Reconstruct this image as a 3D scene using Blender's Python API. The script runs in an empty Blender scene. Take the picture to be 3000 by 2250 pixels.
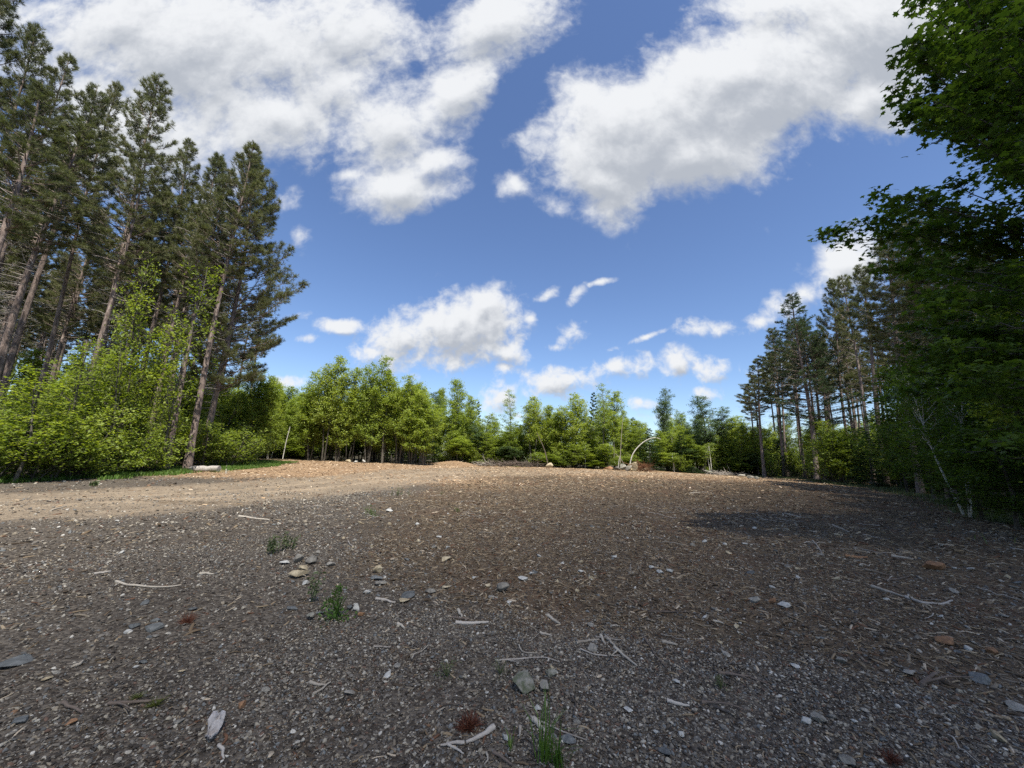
import bpy, math, random
import numpy as np
from mathutils import Matrix, Vector

# ------------------------------------------------------------------ camera, sky, sun, exposure
sc = bpy.context.scene
C = sc.collection
FPX = 1127.0                                   # focal length in pixels of the 3000 px wide photograph
EYE = 1.6
CAM_R = Matrix.Rotation(math.radians(90 + 10.8), 3, 'X') @ Matrix.Rotation(math.radians(1.93), 3, 'Z')
cam_d = bpy.data.cameras.new('camera')
cam_d.sensor_width = 36.0
cam_d.lens = 36.0 * FPX / 3000
cam_d.clip_start = 0.05
cam_d.clip_end = 4000
cam = bpy.data.objects.new('camera', cam_d)
cam.matrix_world = Matrix.Translation((0, 0, EYE)) @ CAM_R.to_4x4()
C.objects.link(cam)
sc.camera = cam
R_ = np.array(CAM_R)

SUN_EL, SUN_AZ = 60.0, 158.0                   # azimuth clockwise from +Y: behind the camera, a little to the right
el, az = math.radians(SUN_EL), math.radians(SUN_AZ)
SUN = np.array([math.sin(az) * math.cos(el), math.cos(az) * math.cos(el), math.sin(el)])
sd = bpy.data.lights.new('sun', 'SUN')
sd.energy = 4.6
sd.angle = math.radians(0.53)
sd.color = (1.0, 0.95, 0.86)
so = bpy.data.objects.new('sun', sd)
so.rotation_euler = Vector((-SUN).tolist()).to_track_quat('-Z', 'Y').to_euler()
so.location = (0, -30, 60)
C.objects.link(so)

sc.view_settings.view_transform = 'Standard'
sc.view_settings.look = 'None'
sc.view_settings.exposure = 0.85
sc.view_settings.gamma = 1.0
sc.cycles.max_bounces = 6
sc.cycles.diffuse_bounces = 3
sc.cycles.transmission_bounces = 4
sc.cycles.transparent_max_bounces = 8
sc.cycles.use_denoising = False
sc.cycles.sample_clamp_indirect = 6.0

def to_px(p):
    d = R_.T @ (np.asarray(p, float) - np.array([0, 0, EYE]))
    return 1500 + FPX * d[0] / -d[2], 1125 - FPX * d[1] / -d[2]

def ray(u, v):
    d = np.array([(u - 1500) / FPX, (1125 - v) / FPX, -1.0])
    return R_ @ d

def gno(u, v):                                 # photograph point -> direction on the sky, as x/y and z/y
    d = ray(u, v)
    return np.array([d[0] / d[1], d[2] / d[1]])

# ---- the sky: Nishita and the cumulus clouds of the day
K = 3000 / 2212.0
CLOUDS = [  # centre x, y, half width, half height, turn (in the 2212 px view), weight
    (330, 60, 480, 200, 5, 1), (600, 130, 300, 170, 10, 1), (1060, 50, 230, 110, -20, 1), (1000, 190, 190, 80, -42, 1),
    (850, 270, 200, 150, -10, 1), (860, 400, 170, 75, -8, 1), (560, 280, 170, 120, 10, .95), (930, 350, 130, 60, -25, 1),
    (300, 280, 340, 190, 10, 1.0), (400, 110, 500, 270, 0, 1.15), (720, 60, 260, 140, 0, 1), (600, 240, 230, 150, 10, 1), (700, 180, 220, 130, 10, .9), (760, 380, 70, 40, 0, .7),
    (1350, 280, 250, 190, -25, 1), (1560, 230, 330, 190, -25, 1), (1800, 130, 300, 190, -30, 1), (1310, 400, 160, 95, 10, 1),
    (1900, 190, 190, 110, -20, 1), (1760, 20, 290, 150, 0, 1), (1450, 200, 190, 140, -20, 1), (1280, 300, 180, 130, -20, 1), (1600, 190, 390, 170, -25, 1.5), (1370, 290, 250, 170, -20, 1.5), (1880, 60, 280, 220, -20, 1.4), (1480, 330, 240, 110, -12, 1.3), (1300, 380, 150, 100, 10, 1.2),
    (1112, 400, 48, 48, 40, .75), (1200, 450, 70, 40, 20, .6),
    (1840, 570, 160, 85, -30, 1), (1730, 635, 90, 50, -35, 1), (1640, 700, 80, 28, -25, .7),
    (870, 735, 100, 90, -35, 1.1), (980, 715, 190, 95, -12, 1.45), (1040, 665, 100, 65, -15, 1.1), (1070, 755, 100, 48, 10, 1), (975, 790, 60, 40, 0, .9), (800, 765, 60, 32, -10, .8),
    (745, 708, 80, 26, 0, .8), (1090, 800, 38, 27, 0, .95), (1075, 860, 70, 55, -10, 1),
    (1210, 825, 130, 52, -8, 1), (1310, 800, 100, 42, -15, 1), (1375, 792, 70, 40, -12, .95), (1462, 785, 55, 46, -20, .95),
    (1545, 805, 75, 42, -15, .95), (1535, 713, 85, 30, 5, .95), (1235, 720, 50, 42, -20, .95), (1200, 748, 35, 16, -10, .75),
    (1180, 635, 50, 22, -30, .8), (1245, 635, 45, 22, -45, .8), (1295, 607, 50, 10, -18, .7), (1145, 688, 24, 20, 0, .9), (1525, 850, 48, 26, -10, .95),
    (1382, 870, 56, 26, 0, .95), (1430, 905, 60, 26, 0, .85), (625, 825, 70, 26, -5, .95), (640, 515, 44, 50, -30, .5), (625, 440, 50, 60, 0, .6),
    (1400, 722, 60, 12, -22, .65), (1310, 760, 50, 14, -20, .6), (700, 890, 80, 30, 0, .8), (1120, 900, 160, 30, 0, .6), (1960, 100, 110, 80, -30, .8),
    (640, 680, 55, 18, 0, .5), (668, 735, 30, 14, 0, .6), (1700, 800, 90, 30, -10, .6),
]
w = bpy.data.worlds.new('World')
sc.world = w
w.use_nodes = True
nt = w.node_tree
for n in list(nt.nodes):
    nt.nodes.remove(n)

def N(t, kind, **kw):
    n = t.nodes.new(kind)
    for k, v in kw.items():
        if k.startswith('i_'):
            n.inputs[int(k[2:])].default_value = v
        else:
            setattr(n, k, v)
    return n

def M(t, op, a=None, b=None, c=None, clamp=False):
    n = t.nodes.new('ShaderNodeMath')
    n.operation = op
    n.use_clamp = clamp
    for i, x in enumerate((a, b, c)):
        if x is None:
            continue
        if isinstance(x, (int, float)):
            n.inputs[i].default_value = x
        else:
            t.links.new(x, n.inputs[i])
    return n.outputs[0]

g = bpy.data.node_groups.new('cloud_field', 'ShaderNodeTree')
g.interface.new_socket('P', in_out='INPUT', socket_type='NodeSocketVector')
g.interface.new_socket('F', in_out='OUTPUT', socket_type='NodeSocketFloat')
g.interface.new_socket('G', in_out='OUTPUT', socket_type='NodeSocketFloat')
gi, go = g.nodes.new('NodeGroupInput'), g.nodes.new('NodeGroupOutput')
# a slow warp so that the cumulus edges billow
wn = N(g, 'ShaderNodeTexNoise', noise_dimensions='3D')
wn.inputs['Scale'].default_value = 5.0
wn.inputs['Detail'].default_value = 3
g.links.new(gi.outputs[0], wn.inputs['Vector'])
vs = N(g, 'ShaderNodeVectorMath', operation='SUBTRACT', i_1=(.5, .5, .5))
g.links.new(wn.outputs['Color'], vs.inputs[0])
vm = N(g, 'ShaderNodeVectorMath', operation='SCALE')
vm.inputs['Scale'].default_value = .06
g.links.new(vs.outputs[0], vm.inputs[0])
va = N(g, 'ShaderNodeVectorMath', operation='ADD')
g.links.new(gi.outputs[0], va.inputs[0])
g.links.new(vm.outputs[0], va.inputs[1])
acc = None
for (cx, cy, rx, ry, an, wt) in CLOUDS:
    cx, cy, rx, ry = cx * K, cy * K, rx * K, ry * K
    a = math.radians(an)
    c0 = gno(cx, cy)
    e1 = gno(cx + math.cos(a), cy + math.sin(a)) - c0
    e2 = gno(cx - math.sin(a), cy + math.cos(a)) - c0
    ang = math.atan2(e1[1], e1[0])
    mp = N(g, 'ShaderNodeMapping', vector_type='TEXTURE')
    mp.inputs['Location'].default_value = (c0[0], c0[1], 0)
    mp.inputs['Rotation'].default_value = (0, 0, ang)
    mp.inputs['Scale'].default_value = (1.2 * rx * np.linalg.norm(e1), 1.2 * ry * np.linalg.norm(e2), 1)
    g.links.new(va.outputs[0], mp.inputs['Vector'])
    gr = N(g, 'ShaderNodeTexGradient', gradient_type='SPHERICAL')
    g.links.new(mp.outputs[0], gr.inputs[0])
    s = M(g, 'MULTIPLY', gr.outputs['Fac'], wt)
    acc = s if acc is None else M(g, 'SMOOTH_MAX', acc, s, .12)
def fbm(scale, detail, rough, dist):
    nz = N(g, 'ShaderNodeTexNoise', noise_dimensions='3D')
    nz.inputs['Scale'].default_value = scale
    nz.inputs['Detail'].default_value = detail
    nz.inputs['Roughness'].default_value = rough
    nz.inputs['Distortion'].default_value = dist
    g.links.new(gi.outputs[0], nz.inputs['Vector'])
    return M(g, 'SUBTRACT', nz.outputs['Fac'], .5)
lump, wisp = fbm(5.0, 9, .52, .3), fbm(26.0, 7, .6, .3)
sz = N(g, 'ShaderNodeSeparateXYZ')
g.links.new(gi.outputs[0], sz.inputs[0])
lowk = M(g, 'SUBTRACT', 1.0, M(g, 'MULTIPLY', sz.outputs[1], 1.6), clamp=True)
have = M(g, 'MULTIPLY', acc, 7.0, clamp=True)
body = M(g, 'POWER', M(g, 'MAXIMUM', acc, 0.0), .75)
nf = M(g, 'ADD', M(g, 'MULTIPLY', lump, 1.3), M(g, 'MULTIPLY', wisp, M(g, 'MULTIPLY_ADD', lowk, 1.1, .5)))
F = M(g, 'ADD', M(g, 'SUBTRACT', body, M(g, 'MULTIPLY_ADD', lowk, .12, .385)), M(g, 'MULTIPLY', nf, have))
g.links.new(F, go.inputs[0])
G = M(g, 'ADD', M(g, 'MINIMUM', body, 1.15), M(g, 'MULTIPLY', nf, .45))
g.links.new(G, go.inputs[1])

tc = N(nt, 'ShaderNodeTexCoord')
sx = N(nt, 'ShaderNodeSeparateXYZ')
nt.links.new(tc.outputs['Generated'], sx.inputs[0])
ya = M(nt, 'MAXIMUM', M(nt, 'ABSOLUTE', sx.outputs[1]), .08)
cb = N(nt, 'ShaderNodeCombineXYZ')
nt.links.new(M(nt, 'DIVIDE', sx.outputs[0], ya), cb.inputs[0])
nt.links.new(M(nt, 'DIVIDE', sx.outputs[2], ya), cb.inputs[1])

def field(vec):
    q = nt.nodes.new('ShaderNodeGroup')
    q.node_tree = g
    nt.links.new(vec, q.inputs[0])
    return q.outputs
up = N(nt, 'ShaderNodeVectorMath', operation='MULTIPLY_ADD')   # a step toward the sun's side, longer overhead
nt.links.new(cb.outputs[0], up.inputs[0])
up.inputs[1].default_value = (1.0, 1.05, 1)
up.inputs[2].default_value = (-.012, .016, 0)
FA, FB = field(cb.outputs[0]), field(up.outputs[0])
dens = N(nt, 'ShaderNodeMapRange', interpolation_type='SMOOTHSTEP')
nt.links.new(FA[0], dens.inputs['Value'])
dens.inputs['From Min'].default_value = -.08
dens.inputs['From Max'].default_value = .46
shade = N(nt, 'ShaderNodeMapRange', interpolation_type='SMOOTHSTEP')
nt.links.new(M(nt, 'ADD', FB[1], M(nt, 'MULTIPLY', M(nt, 'SUBTRACT', FB[1], FA[1]), 1.6)), shade.inputs['Value'])
shade.inputs['From Min'].default_value = .34
shade.inputs['From Max'].default_value = 1.5
ccol = N(nt, 'ShaderNodeMix', data_type='RGBA')
nt.links.new(shade.outputs[0], ccol.inputs['Factor'])
ccol.inputs['A'].default_value = (.49, .50, .515, 1)
ccol.inputs['B'].default_value = (.265, .285, .32, 1)
sky = N(nt, 'ShaderNodeTexSky', sky_type='NISHITA')
sky.sun_disc = False
sky.sun_elevation = el
sky.sun_rotation = az
sky.altitude = 300
sky.air_density = 1.0
sky.dust_density = .6
sky.ozone_density = 3.5
skym = N(nt, 'ShaderNodeVectorMath', operation='SCALE')
skym.inputs['Scale'].default_value = .10
nt.links.new(sky.outputs[0], skym.inputs[0])
# thin high blue: hue kept, a little more saturated
hs = N(nt, 'ShaderNodeHueSaturation')
hs.inputs['Saturation'].default_value = 1.06
hs.inputs['Hue'].default_value = .506
hs.inputs['Value'].default_value = 1.0
nt.links.new(skym.outputs[0], hs.inputs['Color'])
mix = N(nt, 'ShaderNodeMix', data_type='RGBA')
nt.links.new(dens.outputs[0], mix.inputs['Factor'])
nt.links.new(hs.outputs[0], mix.inputs['A'])
nt.links.new(ccol.outputs['Result'], mix.inputs['B'])
bg = N(nt, 'ShaderNodeBackground')
nt.links.new(mix.outputs['Result'], bg.inputs['Color'])
wo = N(nt, 'ShaderNodeOutputWorld')
nt.links.new(bg.outputs[0], wo.inputs[0])
w.cycles.sampling_method = 'MANUAL'
w.cycles.sample_map_resolution = 512

# ------------------------------------------------------------------ helpers
def rs(seed):
    return np.random.default_rng(seed)

def unit(a):
    return a / np.maximum(np.linalg.norm(a, axis=-1, keepdims=True), 1e-9)

class MB:
    def __init__(self):
        self.v, self.n, self.f, self.m = [], 0, [], []
    def add(self, V, F, m=0):
        F = np.asarray(F, np.int64)
        self.v.append(np.asarray(V, np.float32).reshape(-1, 3))
        self.f.append(F + self.n)
        self.m.append(np.full(len(F), m, np.int32))
        self.n += len(self.v[-1])
    def mesh(self, name, mats, smooth=False):
        V = np.concatenate(self.v)
        sizes = np.concatenate([np.full(len(f), f.shape[1], np.int32) for f in self.f])
        loops = np.concatenate([f.ravel() for f in self.f]).astype(np.int32)
        me = bpy.data.meshes.new(name)
        me.vertices.add(len(V))
        me.vertices.foreach_set('co', V.ravel())
        me.loops.add(len(loops))
        me.loops.foreach_set('vertex_index', loops)
        me.polygons.add(len(sizes))
        st = np.concatenate(([0], np.cumsum(sizes)[:-1])).astype(np.int32)
        me.polygons.foreach_set('loop_start', st)
        me.polygons.foreach_set('loop_total', sizes)
        me.polygons.foreach_set('material_index', np.concatenate(self.m))
        if smooth:
            me.polygons.foreach_set('use_smooth', np.ones(len(sizes), bool))
        for mt in mats:
            me.materials.append(mt)
        me.update(calc_edges=True)
        return me

def tube(mb, P, r, k=8, m=0, cap=True):
    P = np.asarray(P, float)
    r = np.asarray(r, float)
    T = unit(np.gradient(P, axis=0))
    ref = np.array([1, 0, 0]) if abs(T[0][0]) < .8 else np.array([0, 1, 0])
    A = unit(np.cross(T, ref))
    B = np.cross(T, A)
    t = np.linspace(0, 2 * math.pi, k, endpoint=False)
    V = P[:, None] + r[:, None, None] * (np.cos(t)[None, :, None] * A[:, None] + np.sin(t)[None, :, None] * B[:, None])
    n = len(P)
    i = np.arange(n - 1)[:, None] * k
    j = np.arange(k)[None]
    j2 = (j + 1) % k
    F = np.stack([i + j, i + j2, i + k + j2, i + k + j], -1).reshape(-1, 4)
    mb.add(V, F, m)
    if cap:
        for e, s in ((0, -1), (n - 1, 1)):
            ring = V[e]
            c = ring.mean(0)[None]
            idx = np.arange(k)
            f = np.stack([np.full(k, k), idx, (idx + 1) % k] if s > 0 else [np.full(k, k), (idx + 1) % k, idx], -1)
            mb.add(np.concatenate([ring, c]), f, m)

def prisms(mb, A, B, ra, rb, m=0):             # many thin three sided rods at once
    A, B = np.asarray(A, float).reshape(-1, 3), np.asarray(B, float).reshape(-1, 3)
    n = len(A)
    if not n:
        return
    T = unit(B - A)
    ref = np.where(np.abs(T[:, 2:3]) < .9, np.array([[0, 0, 1.]]), np.array([[1., 0, 0]]))
    X = unit(np.cross(T, ref))
    Y = np.cross(T, X)
    ra = np.broadcast_to(np.asarray(ra, float), (n,))
    rb = np.broadcast_to(np.asarray(rb, float), (n,))
    V = np.zeros((n, 6, 3))
    for q in range(3):
        t = q * 2 * math.pi / 3
        o = math.cos(t) * X + math.sin(t) * Y
        V[:, q] = A + o * ra[:, None]
        V[:, 3 + q] = B + o * rb[:, None]
    F = np.array([[0, 1, 4, 3], [1, 2, 5, 4], [2, 0, 3, 5]])
    mb.add(V, (F[None] + 6 * np.arange(n)[:, None, None]).reshape(-1, 4), m)

def tufts(mb, Cn, D, L, wd, Kn, rg, m=0, spread=.85):
    n = len(Cn)
    if not n:
        return
    r = rg.normal(size=(n, Kn, 3))
    d = unit(D[:, None] + spread * unit(r))
    p = unit(np.cross(d, rg.normal(size=(n, Kn, 3)))) * wd
    ln = L * rg.uniform(.7, 1.1, (n, Kn, 1))
    b = Cn[:, None] + d * .02
    V = np.stack([b - p * .5, b + p * .5, b + d * ln], 2)
    mb.add(V, np.arange(n * Kn * 3).reshape(-1, 3), m)

def leafquads(mb, Cn, s, rg, tilt=.6, m=0, droop=.15):
    n = len(Cn)
    if not n:
        return
    nn = unit(np.stack([rg.normal(size=n) * tilt, rg.normal(size=n) * tilt, np.ones(n)], -1))
    a = rg.uniform(0, 2 * math.pi, n)
    d = unit(np.cross(nn, np.stack([np.cos(a), np.sin(a), 0 * a], -1)))
    p = np.cross(nn, d)
    s = (s * rg.uniform(.65, 1.25, n))[:, None]
    V = np.stack([Cn - d * s * .45, Cn + p * s * .3 + nn * s * .06, Cn + d * s * .55 - nn * s * droop, Cn - p * s * .3 + nn * s * .06], 1)
    mb.add(V, np.arange(n * 4).reshape(-1, 4), m)

MAPLE = np.array([(0, -.42), (.16, -.22), (.42, -.26), (.34, -.08), (.52, .08), (.28, .1), (.22, .18), (.12, .16), (.0, .56),
                  (-.12, .16), (-.22, .18), (-.28, .1), (-.52, .08), (-.34, -.08), (-.42, -.26), (-.16, -.22)]) 
def mapleleaves(mb, Cn, s, rg, tilt=.55, m=0):
    n = len(Cn)
    nn = unit(np.stack([rg.normal(size=n) * tilt, rg.normal(size=n) * tilt, np.ones(n)], -1))
    a = rg.uniform(0, 2 * math.pi, n)
    d = unit(np.cross(nn, np.stack([np.cos(a), np.sin(a), 0 * a], -1)))
    p = np.cross(nn, d)
    s = (s * rg.uniform(.7, 1.2, n))[:, None, None]
    k = len(MAPLE)
    O = MAPLE[None]
    V = Cn[:, None] + p[:, None] * O[..., :1] * s + d[:, None] * O[..., 1:] * s - nn[:, None] * s * (.25 * (O ** 2).sum(-1, keepdims=True))
    V = np.concatenate([V, Cn[:, None]], 1)
    i = np.arange(k)
    F = np.stack([np.full(k, k), i, (i + 1) % k], -1)
    mb.add(V, (F[None] + (k + 1) * np.arange(n)[:, None, None]).reshape(-1, 3), m)

def vnoise(x, y, s, seed=0):                   # smooth value noise on numpy arrays
    x, y = np.asarray(x, float) * s + 100 + seed * 17.3, np.asarray(y, float) * s + 100 + seed * 9.1
    xi, yi = np.floor(x), np.floor(y)
    fx, fy = x - xi, y - yi
    fx, fy = fx * fx * (3 - 2 * fx), fy * fy * (3 - 2 * fy)
    def h(a, b):
        q = np.sin(a * 127.1 + b * 311.7 + seed) * 43758.5453
        return q - np.floor(q)
    return (h(xi, yi) * (1 - fx) + h(xi + 1, yi) * fx) * (1 - fy) + (h(xi, yi + 1) * (1 - fx) + h(xi + 1, yi + 1) * fx) * fy

def sstep(a, b, x):
    t = np.clip((np.asarray(x, float) - a) / (b - a), 0, 1)
    return t * t * (3 - 2 * t)

# ------------------------------------------------------------------ materials
def mat(name):
    m = bpy.data.materials.new(name)
    m.use_nodes = True
    t = m.node_tree
    for n in list(t.nodes):
        t.nodes.remove(n)
    o = t.nodes.new('ShaderNodeOutputMaterial')
    return m, t, o

def ramp(t, stops, const=False):
    r = t.nodes.new('ShaderNodeValToRGB')
    r.color_ramp.interpolation = 'CONSTANT' if const else 'LINEAR'
    e = r.color_ramp.elements
    while len(e) < len(stops):
        e.new(.5)
    for i, (p, c) in enumerate(stops):
        e[i].position = p
        e[i].color = (*c, 1)
    return r

def leaf_mat(name, stops, trans, tmix=.35, rough=.55, spec=.25):
    m, t, o = mat(name)
    geo = t.nodes.new('ShaderNodeNewGeometry')
    oi = t.nodes.new('ShaderNodeObjectInfo')
    v = M(t, 'ADD', M(t, 'MULTIPLY', geo.outputs['Random Per Island'], .65), M(t, 'MULTIPLY', oi.outputs['Random'], .35))
    r = ramp(t, stops)
    t.links.new(v, r.inputs[0])
    p = t.nodes.new('ShaderNodeBsdfPrincipled')
    t.links.new(r.outputs[0], p.inputs['Base Color'])
    p.inputs['Roughness'].default_value = rough
    p.inputs['Specular IOR Level'].default_value = spec
    tr = t.nodes.new('ShaderNodeBsdfTranslucent')
    mx = t.nodes.new('ShaderNodeMix')
    mx.data_type = 'RGBA'
    mx.blend_type = 'MULTIPLY'
    mx.inputs['Factor'].default_value = 1
    t.links.new(r.outputs[0], mx.inputs['A'])
    mx.inputs['B'].default_value = (*trans, 1)
    t.links.new(mx.outputs['Result'], tr.inputs[0])
    ms = t.nodes.new('ShaderNodeMixShader')
    ms.inputs[0].default_value = tmix
    t.links.new(p.outputs[0], ms.inputs[1])
    t.links.new(tr.outputs[0], ms.inputs[2])
    t.links.new(ms.outputs[0], o.inputs[0])
    return m

def noise_mat(name, stops, scale=6, detail=8, rough=.85, bump=.4, stretch=(1, 1, 1), bscale=None, rnd=0.0, coord='Object', bdist=.02):
    m, t, o = mat(name)
    tcn = t.nodes.new('ShaderNodeTexCoord')
    mp = t.nodes.new('ShaderNodeMapping')
    mp.inputs['Scale'].default_value = stretch
    oi = t.nodes.new('ShaderNodeObjectInfo')
    t.links.new(tcn.outputs[coord], mp.inputs[0])
    n = t.nodes.new('ShaderNodeTexNoise')
    n.inputs['Scale'].default_value = scale
    n.inputs['Detail'].default_value = detail
    n.inputs['Roughness'].default_value = .65
    t.links.new(mp.outputs[0], n.inputs['Vector'])
    r = ramp(t, stops)
    v = M(t, 'ADD', n.outputs['Fac'], M(t, 'MULTIPLY', M(t, 'SUBTRACT', oi.outputs['Random'], .5), rnd))
    t.links.new(v, r.inputs[0])
    p = t.nodes.new('ShaderNodeBsdfPrincipled')
    p.inputs['Roughness'].default_value = rough
    p.inputs['Specular IOR Level'].default_value = .25
    t.links.new(r.outputs[0], p.inputs['Base Color'])
    n2 = t.nodes.new('ShaderNodeTexNoise')
    n2.inputs['Scale'].default_value = bscale or scale * 3
    n2.inputs['Detail'].default_value = 6
    t.links.new(mp.outputs[0], n2.inputs['Vector'])
    b = t.nodes.new('ShaderNodeBump')
    b.inputs['Strength'].default_value = bump
    b.inputs['Distance'].default_value = bdist
    t.links.new(n2.outputs['Fac'], b.inputs['Height'])
    t.links.new(b.outputs[0], p.inputs['Normal'])
    t.links.new(p.outputs[0], o.inputs[0])
    return m

def random_mat(name, stops, rough=.8):         # colour differs per scattered piece
    m, t, o = mat(name)
    oi = t.nodes.new('ShaderNodeObjectInfo')
    r = ramp(t, stops, True)
    t.links.new(oi.outputs['Random'], r.inputs[0])
    tcn = t.nodes.new('ShaderNodeTexCoord')
    n = t.nodes.new('ShaderNodeTexNoise')
    n.inputs['Scale'].default_value = 2.5
    n.inputs['Detail'].default_value = 4
    t.links.new(tcn.outputs['Object'], n.inputs['Vector'])
    k = M(t, 'MULTIPLY_ADD', n.outputs['Fac'], 1.0, .5)
    vm_ = t.nodes.new('ShaderNodeVectorMath')
    vm_.operation = 'SCALE'
    t.links.new(r.outputs[0], vm_.inputs[0])
    t.links.new(k, vm_.inputs['Scale'])
    p = t.nodes.new('ShaderNodeBsdfPrincipled')
    p.inputs['Roughness'].default_value = rough
    p.inputs['Specular IOR Level'].default_value = .3
    t.links.new(vm_.outputs[0], p.inputs['Base Color'])
    t.links.new(p.outputs[0], o.inputs[0])
    return m

MT = {}
MT['bark_pine'] = noise_mat('bark_pine', [(.3, (.06, .045, .038)), (.5, (.19, .145, .122)), (.7, (.36, .29, .25))], 9, bump=.9, stretch=(1, 1, .25), rnd=.12, bdist=.03)
MT['dead_wood'] = noise_mat('dead_wood', [(.3, (.19, .165, .145)), (.7, (.42, .385, .35))], 12, bump=.3, rnd=.1)
MT['bark_grey'] = noise_mat('bark_grey', [(.3, (.05, .045, .038)), (.55, (.14, .125, .105)), (.75, (.24, .22, .19))], 10, bump=.5, stretch=(1, 1, .3), rnd=.15)
MT['bark_dark'] = noise_mat('bark_dark', [(.3, (.03, .026, .02)), (.55, (.085, .075, .06)), (.75, (.16, .145, .12))], 10, bump=.5, stretch=(1, 1, .3), rnd=.3)
MT['bark_birch'] = noise_mat('bark_birch', [(.30, (.10, .09, .08)), (.40, (.46, .43, .38)), (.7, (.66, .63, .57))], 10, bump=.2, stretch=(.5, .5, 3))
MT['needles_red'] = leaf_mat('needles_red', [(0, (.078, .088, .042)), (.5, (.15, .158, .072)), (.85, (.205, .20, .095)), (1, (.25, .185, .11))], (1.0, 1.2, .5), .25)
MT['needles_white'] = leaf_mat('needles_white', [(0, (.05, .08, .045)), (.5, (.075, .115, .055)), (1, (.12, .14, .07))], (1.0, 1.2, .6), .25)
MT['needles_fir'] = leaf_mat('needles_fir', [(0, (.030, .060, .022)), (.6, (.055, .095, .030)), (1, (.095, .14, .04))], (1, 1.2, .5), .3)
MT['needles_rusty'] = leaf_mat('needles_rusty', [(0, (.09, .04, .02)), (1, (.2, .09, .04))], (1, .8, .5), .25)
MT['leaf_young'] = leaf_mat('leaf_young', [(0, (.14, .195, .036)), (.5, (.24, .31, .06)), (.9, (.32, .37, .09)), (1, (.38, .38, .13))], (1.5, 1.5, .5), .42)
MT['leaf_lime'] = leaf_mat('leaf_lime', [(0, (.10, .145, .025)), (.5, (.19, .25, .045)), (.95, (.29, .34, .07)), (1, (.40, .37, .08))], (1.5, 1.5, .45), .45)
MT['leaf_aspen'] = leaf_mat('leaf_aspen', [(0, (.06, .10, .04)), (.5, (.11, .165, .07)), (1, (.19, .24, .13))], (1.2, 1.3, .6), .35, rough=.4, spec=.5)
MT['leaf_maple'] = leaf_mat('leaf_maple', [(0, (.048, .088, .018)), (.5, (.085, .14, .026)), (.97, (.135, .19, .036)), (1, (.22, .13, .03))], (1.5, 1.6, .5), .42)
MT['stone'] = noise_mat('stone', [(.3, (.11, .10, .085)), (.5, (.21, .195, .165)), (.75, (.34, .31, .26))], 3, bump=.5, rnd=.25, bscale=9)
MT['stone_tan'] = noise_mat('stone_tan', [(.3, (.22, .17, .105)), (.5, (.36, .295, .19)), (.75, (.52, .45, .32))], 2.5, bump=.5, rnd=.15, bscale=9)
MT['stone_slate'] = noise_mat('stone_slate', [(.3, (.06, .062, .06)), (.6, (.125, .13, .125)), (.8, (.21, .215, .205))], 3, bump=.4, rnd=.2, bscale=9, rough=.6)
MT['stone_white'] = noise_mat('stone_white', [(.3, (.28, .27, .245)), (.6, (.46, .45, .41))], 3, bump=.3, rnd=.15)
MT['stone_rust'] = noise_mat('stone_rust', [(.3, (.13, .072, .042)), (.6, (.30, .165, .085))], 3, bump=.4, rnd=.1)
MT['stone_moss'] = noise_mat('stone_moss', [(.35, (.09, .10, .06)), (.5, (.20, .19, .155)), (.7, (.33, .31, .26))], 3, bump=.8, rnd=.1)
MT['stick'] = noise_mat('stick', [(.3, (.20, .17, .14)), (.7, (.42, .38, .33))], 8, bump=.4, rnd=.35, stretch=(1, 1, 1))
MT['stick_pale'] = noise_mat('stick_pale', [(.3, (.22, .185, .145)), (.7, (.42, .375, .305))], 8, bump=.3, rnd=.2)
MT['stick_dark'] = noise_mat('stick_dark', [(.3, (.055, .042, .034)), (.7, (.16, .125, .10))], 8, bump=.4, rnd=.2)
MT['weed'] = leaf_mat('weed', [(0, (.05, .10, .02)), (.6, (.09, .17, .03)), (1, (.17, .24, .05))], (1.4, 1.4, .5), .35)
MT['weed_dull'] = leaf_mat('weed_dull', [(0, (.06, .085, .04)), (.6, (.11, .14, .06)), (1, (.18, .18, .09))], (1.2, 1.2, .6), .3)
MT['grass_red'] = leaf_mat('grass_red', [(0, (.08, .03, .02)), (.6, (.17, .06, .035)), (1, (.24, .12, .06))], (1, .8, .6), .2)
MT['moss'] = leaf_mat('moss', [(0, (.05, .06, .015)), (1, (.13, .15, .03))], (1, 1, .5), .2)
MT['bark_scrap'] = noise_mat('bark_scrap', [(.35, (.14, .125, .12)), (.5, (.36, .34, .33)), (.65, (.55, .53, .51))], 9, bump=.5)
PEB = [(0, (.040, .033, .026)), (.16, (.102, .088, .072)), (.36, (.165, .146, .120)), (.54, (.092, .088, .080)), (.61, (.225, .19, .14)), (.73, (.28, .248, .192)),
       (.81, (.12, .075, .052)), (.86, (.34, .31, .255)), (.92, (.145, .15, .145)), (.97, (.47, .44, .38)), (.992, (.18, .105, .06))]
MT['gravel'] = random_mat('gravel', PEB)
CHP = [(0, (.06, .042, .026)), (.2, (.135, .095, .056)), (.42, (.225, .168, .102)), (.62, (.18, .148, .107)), (.80, (.31, .24, .155)), (.88, (.13, .065, .035)), (.95, (.44, .36, .26))]
MT['chips'] = random_mat('chips', CHP)
CHP2 = [(0, (.22, .14, .08)), (.3, (.38, .26, .15)), (.6, (.50, .37, .23)), (.8, (.28, .19, .12)), (.9, (.62, .50, .36))]
MT['chips_fresh'] = random_mat('chips_fresh', CHP2)

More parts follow.
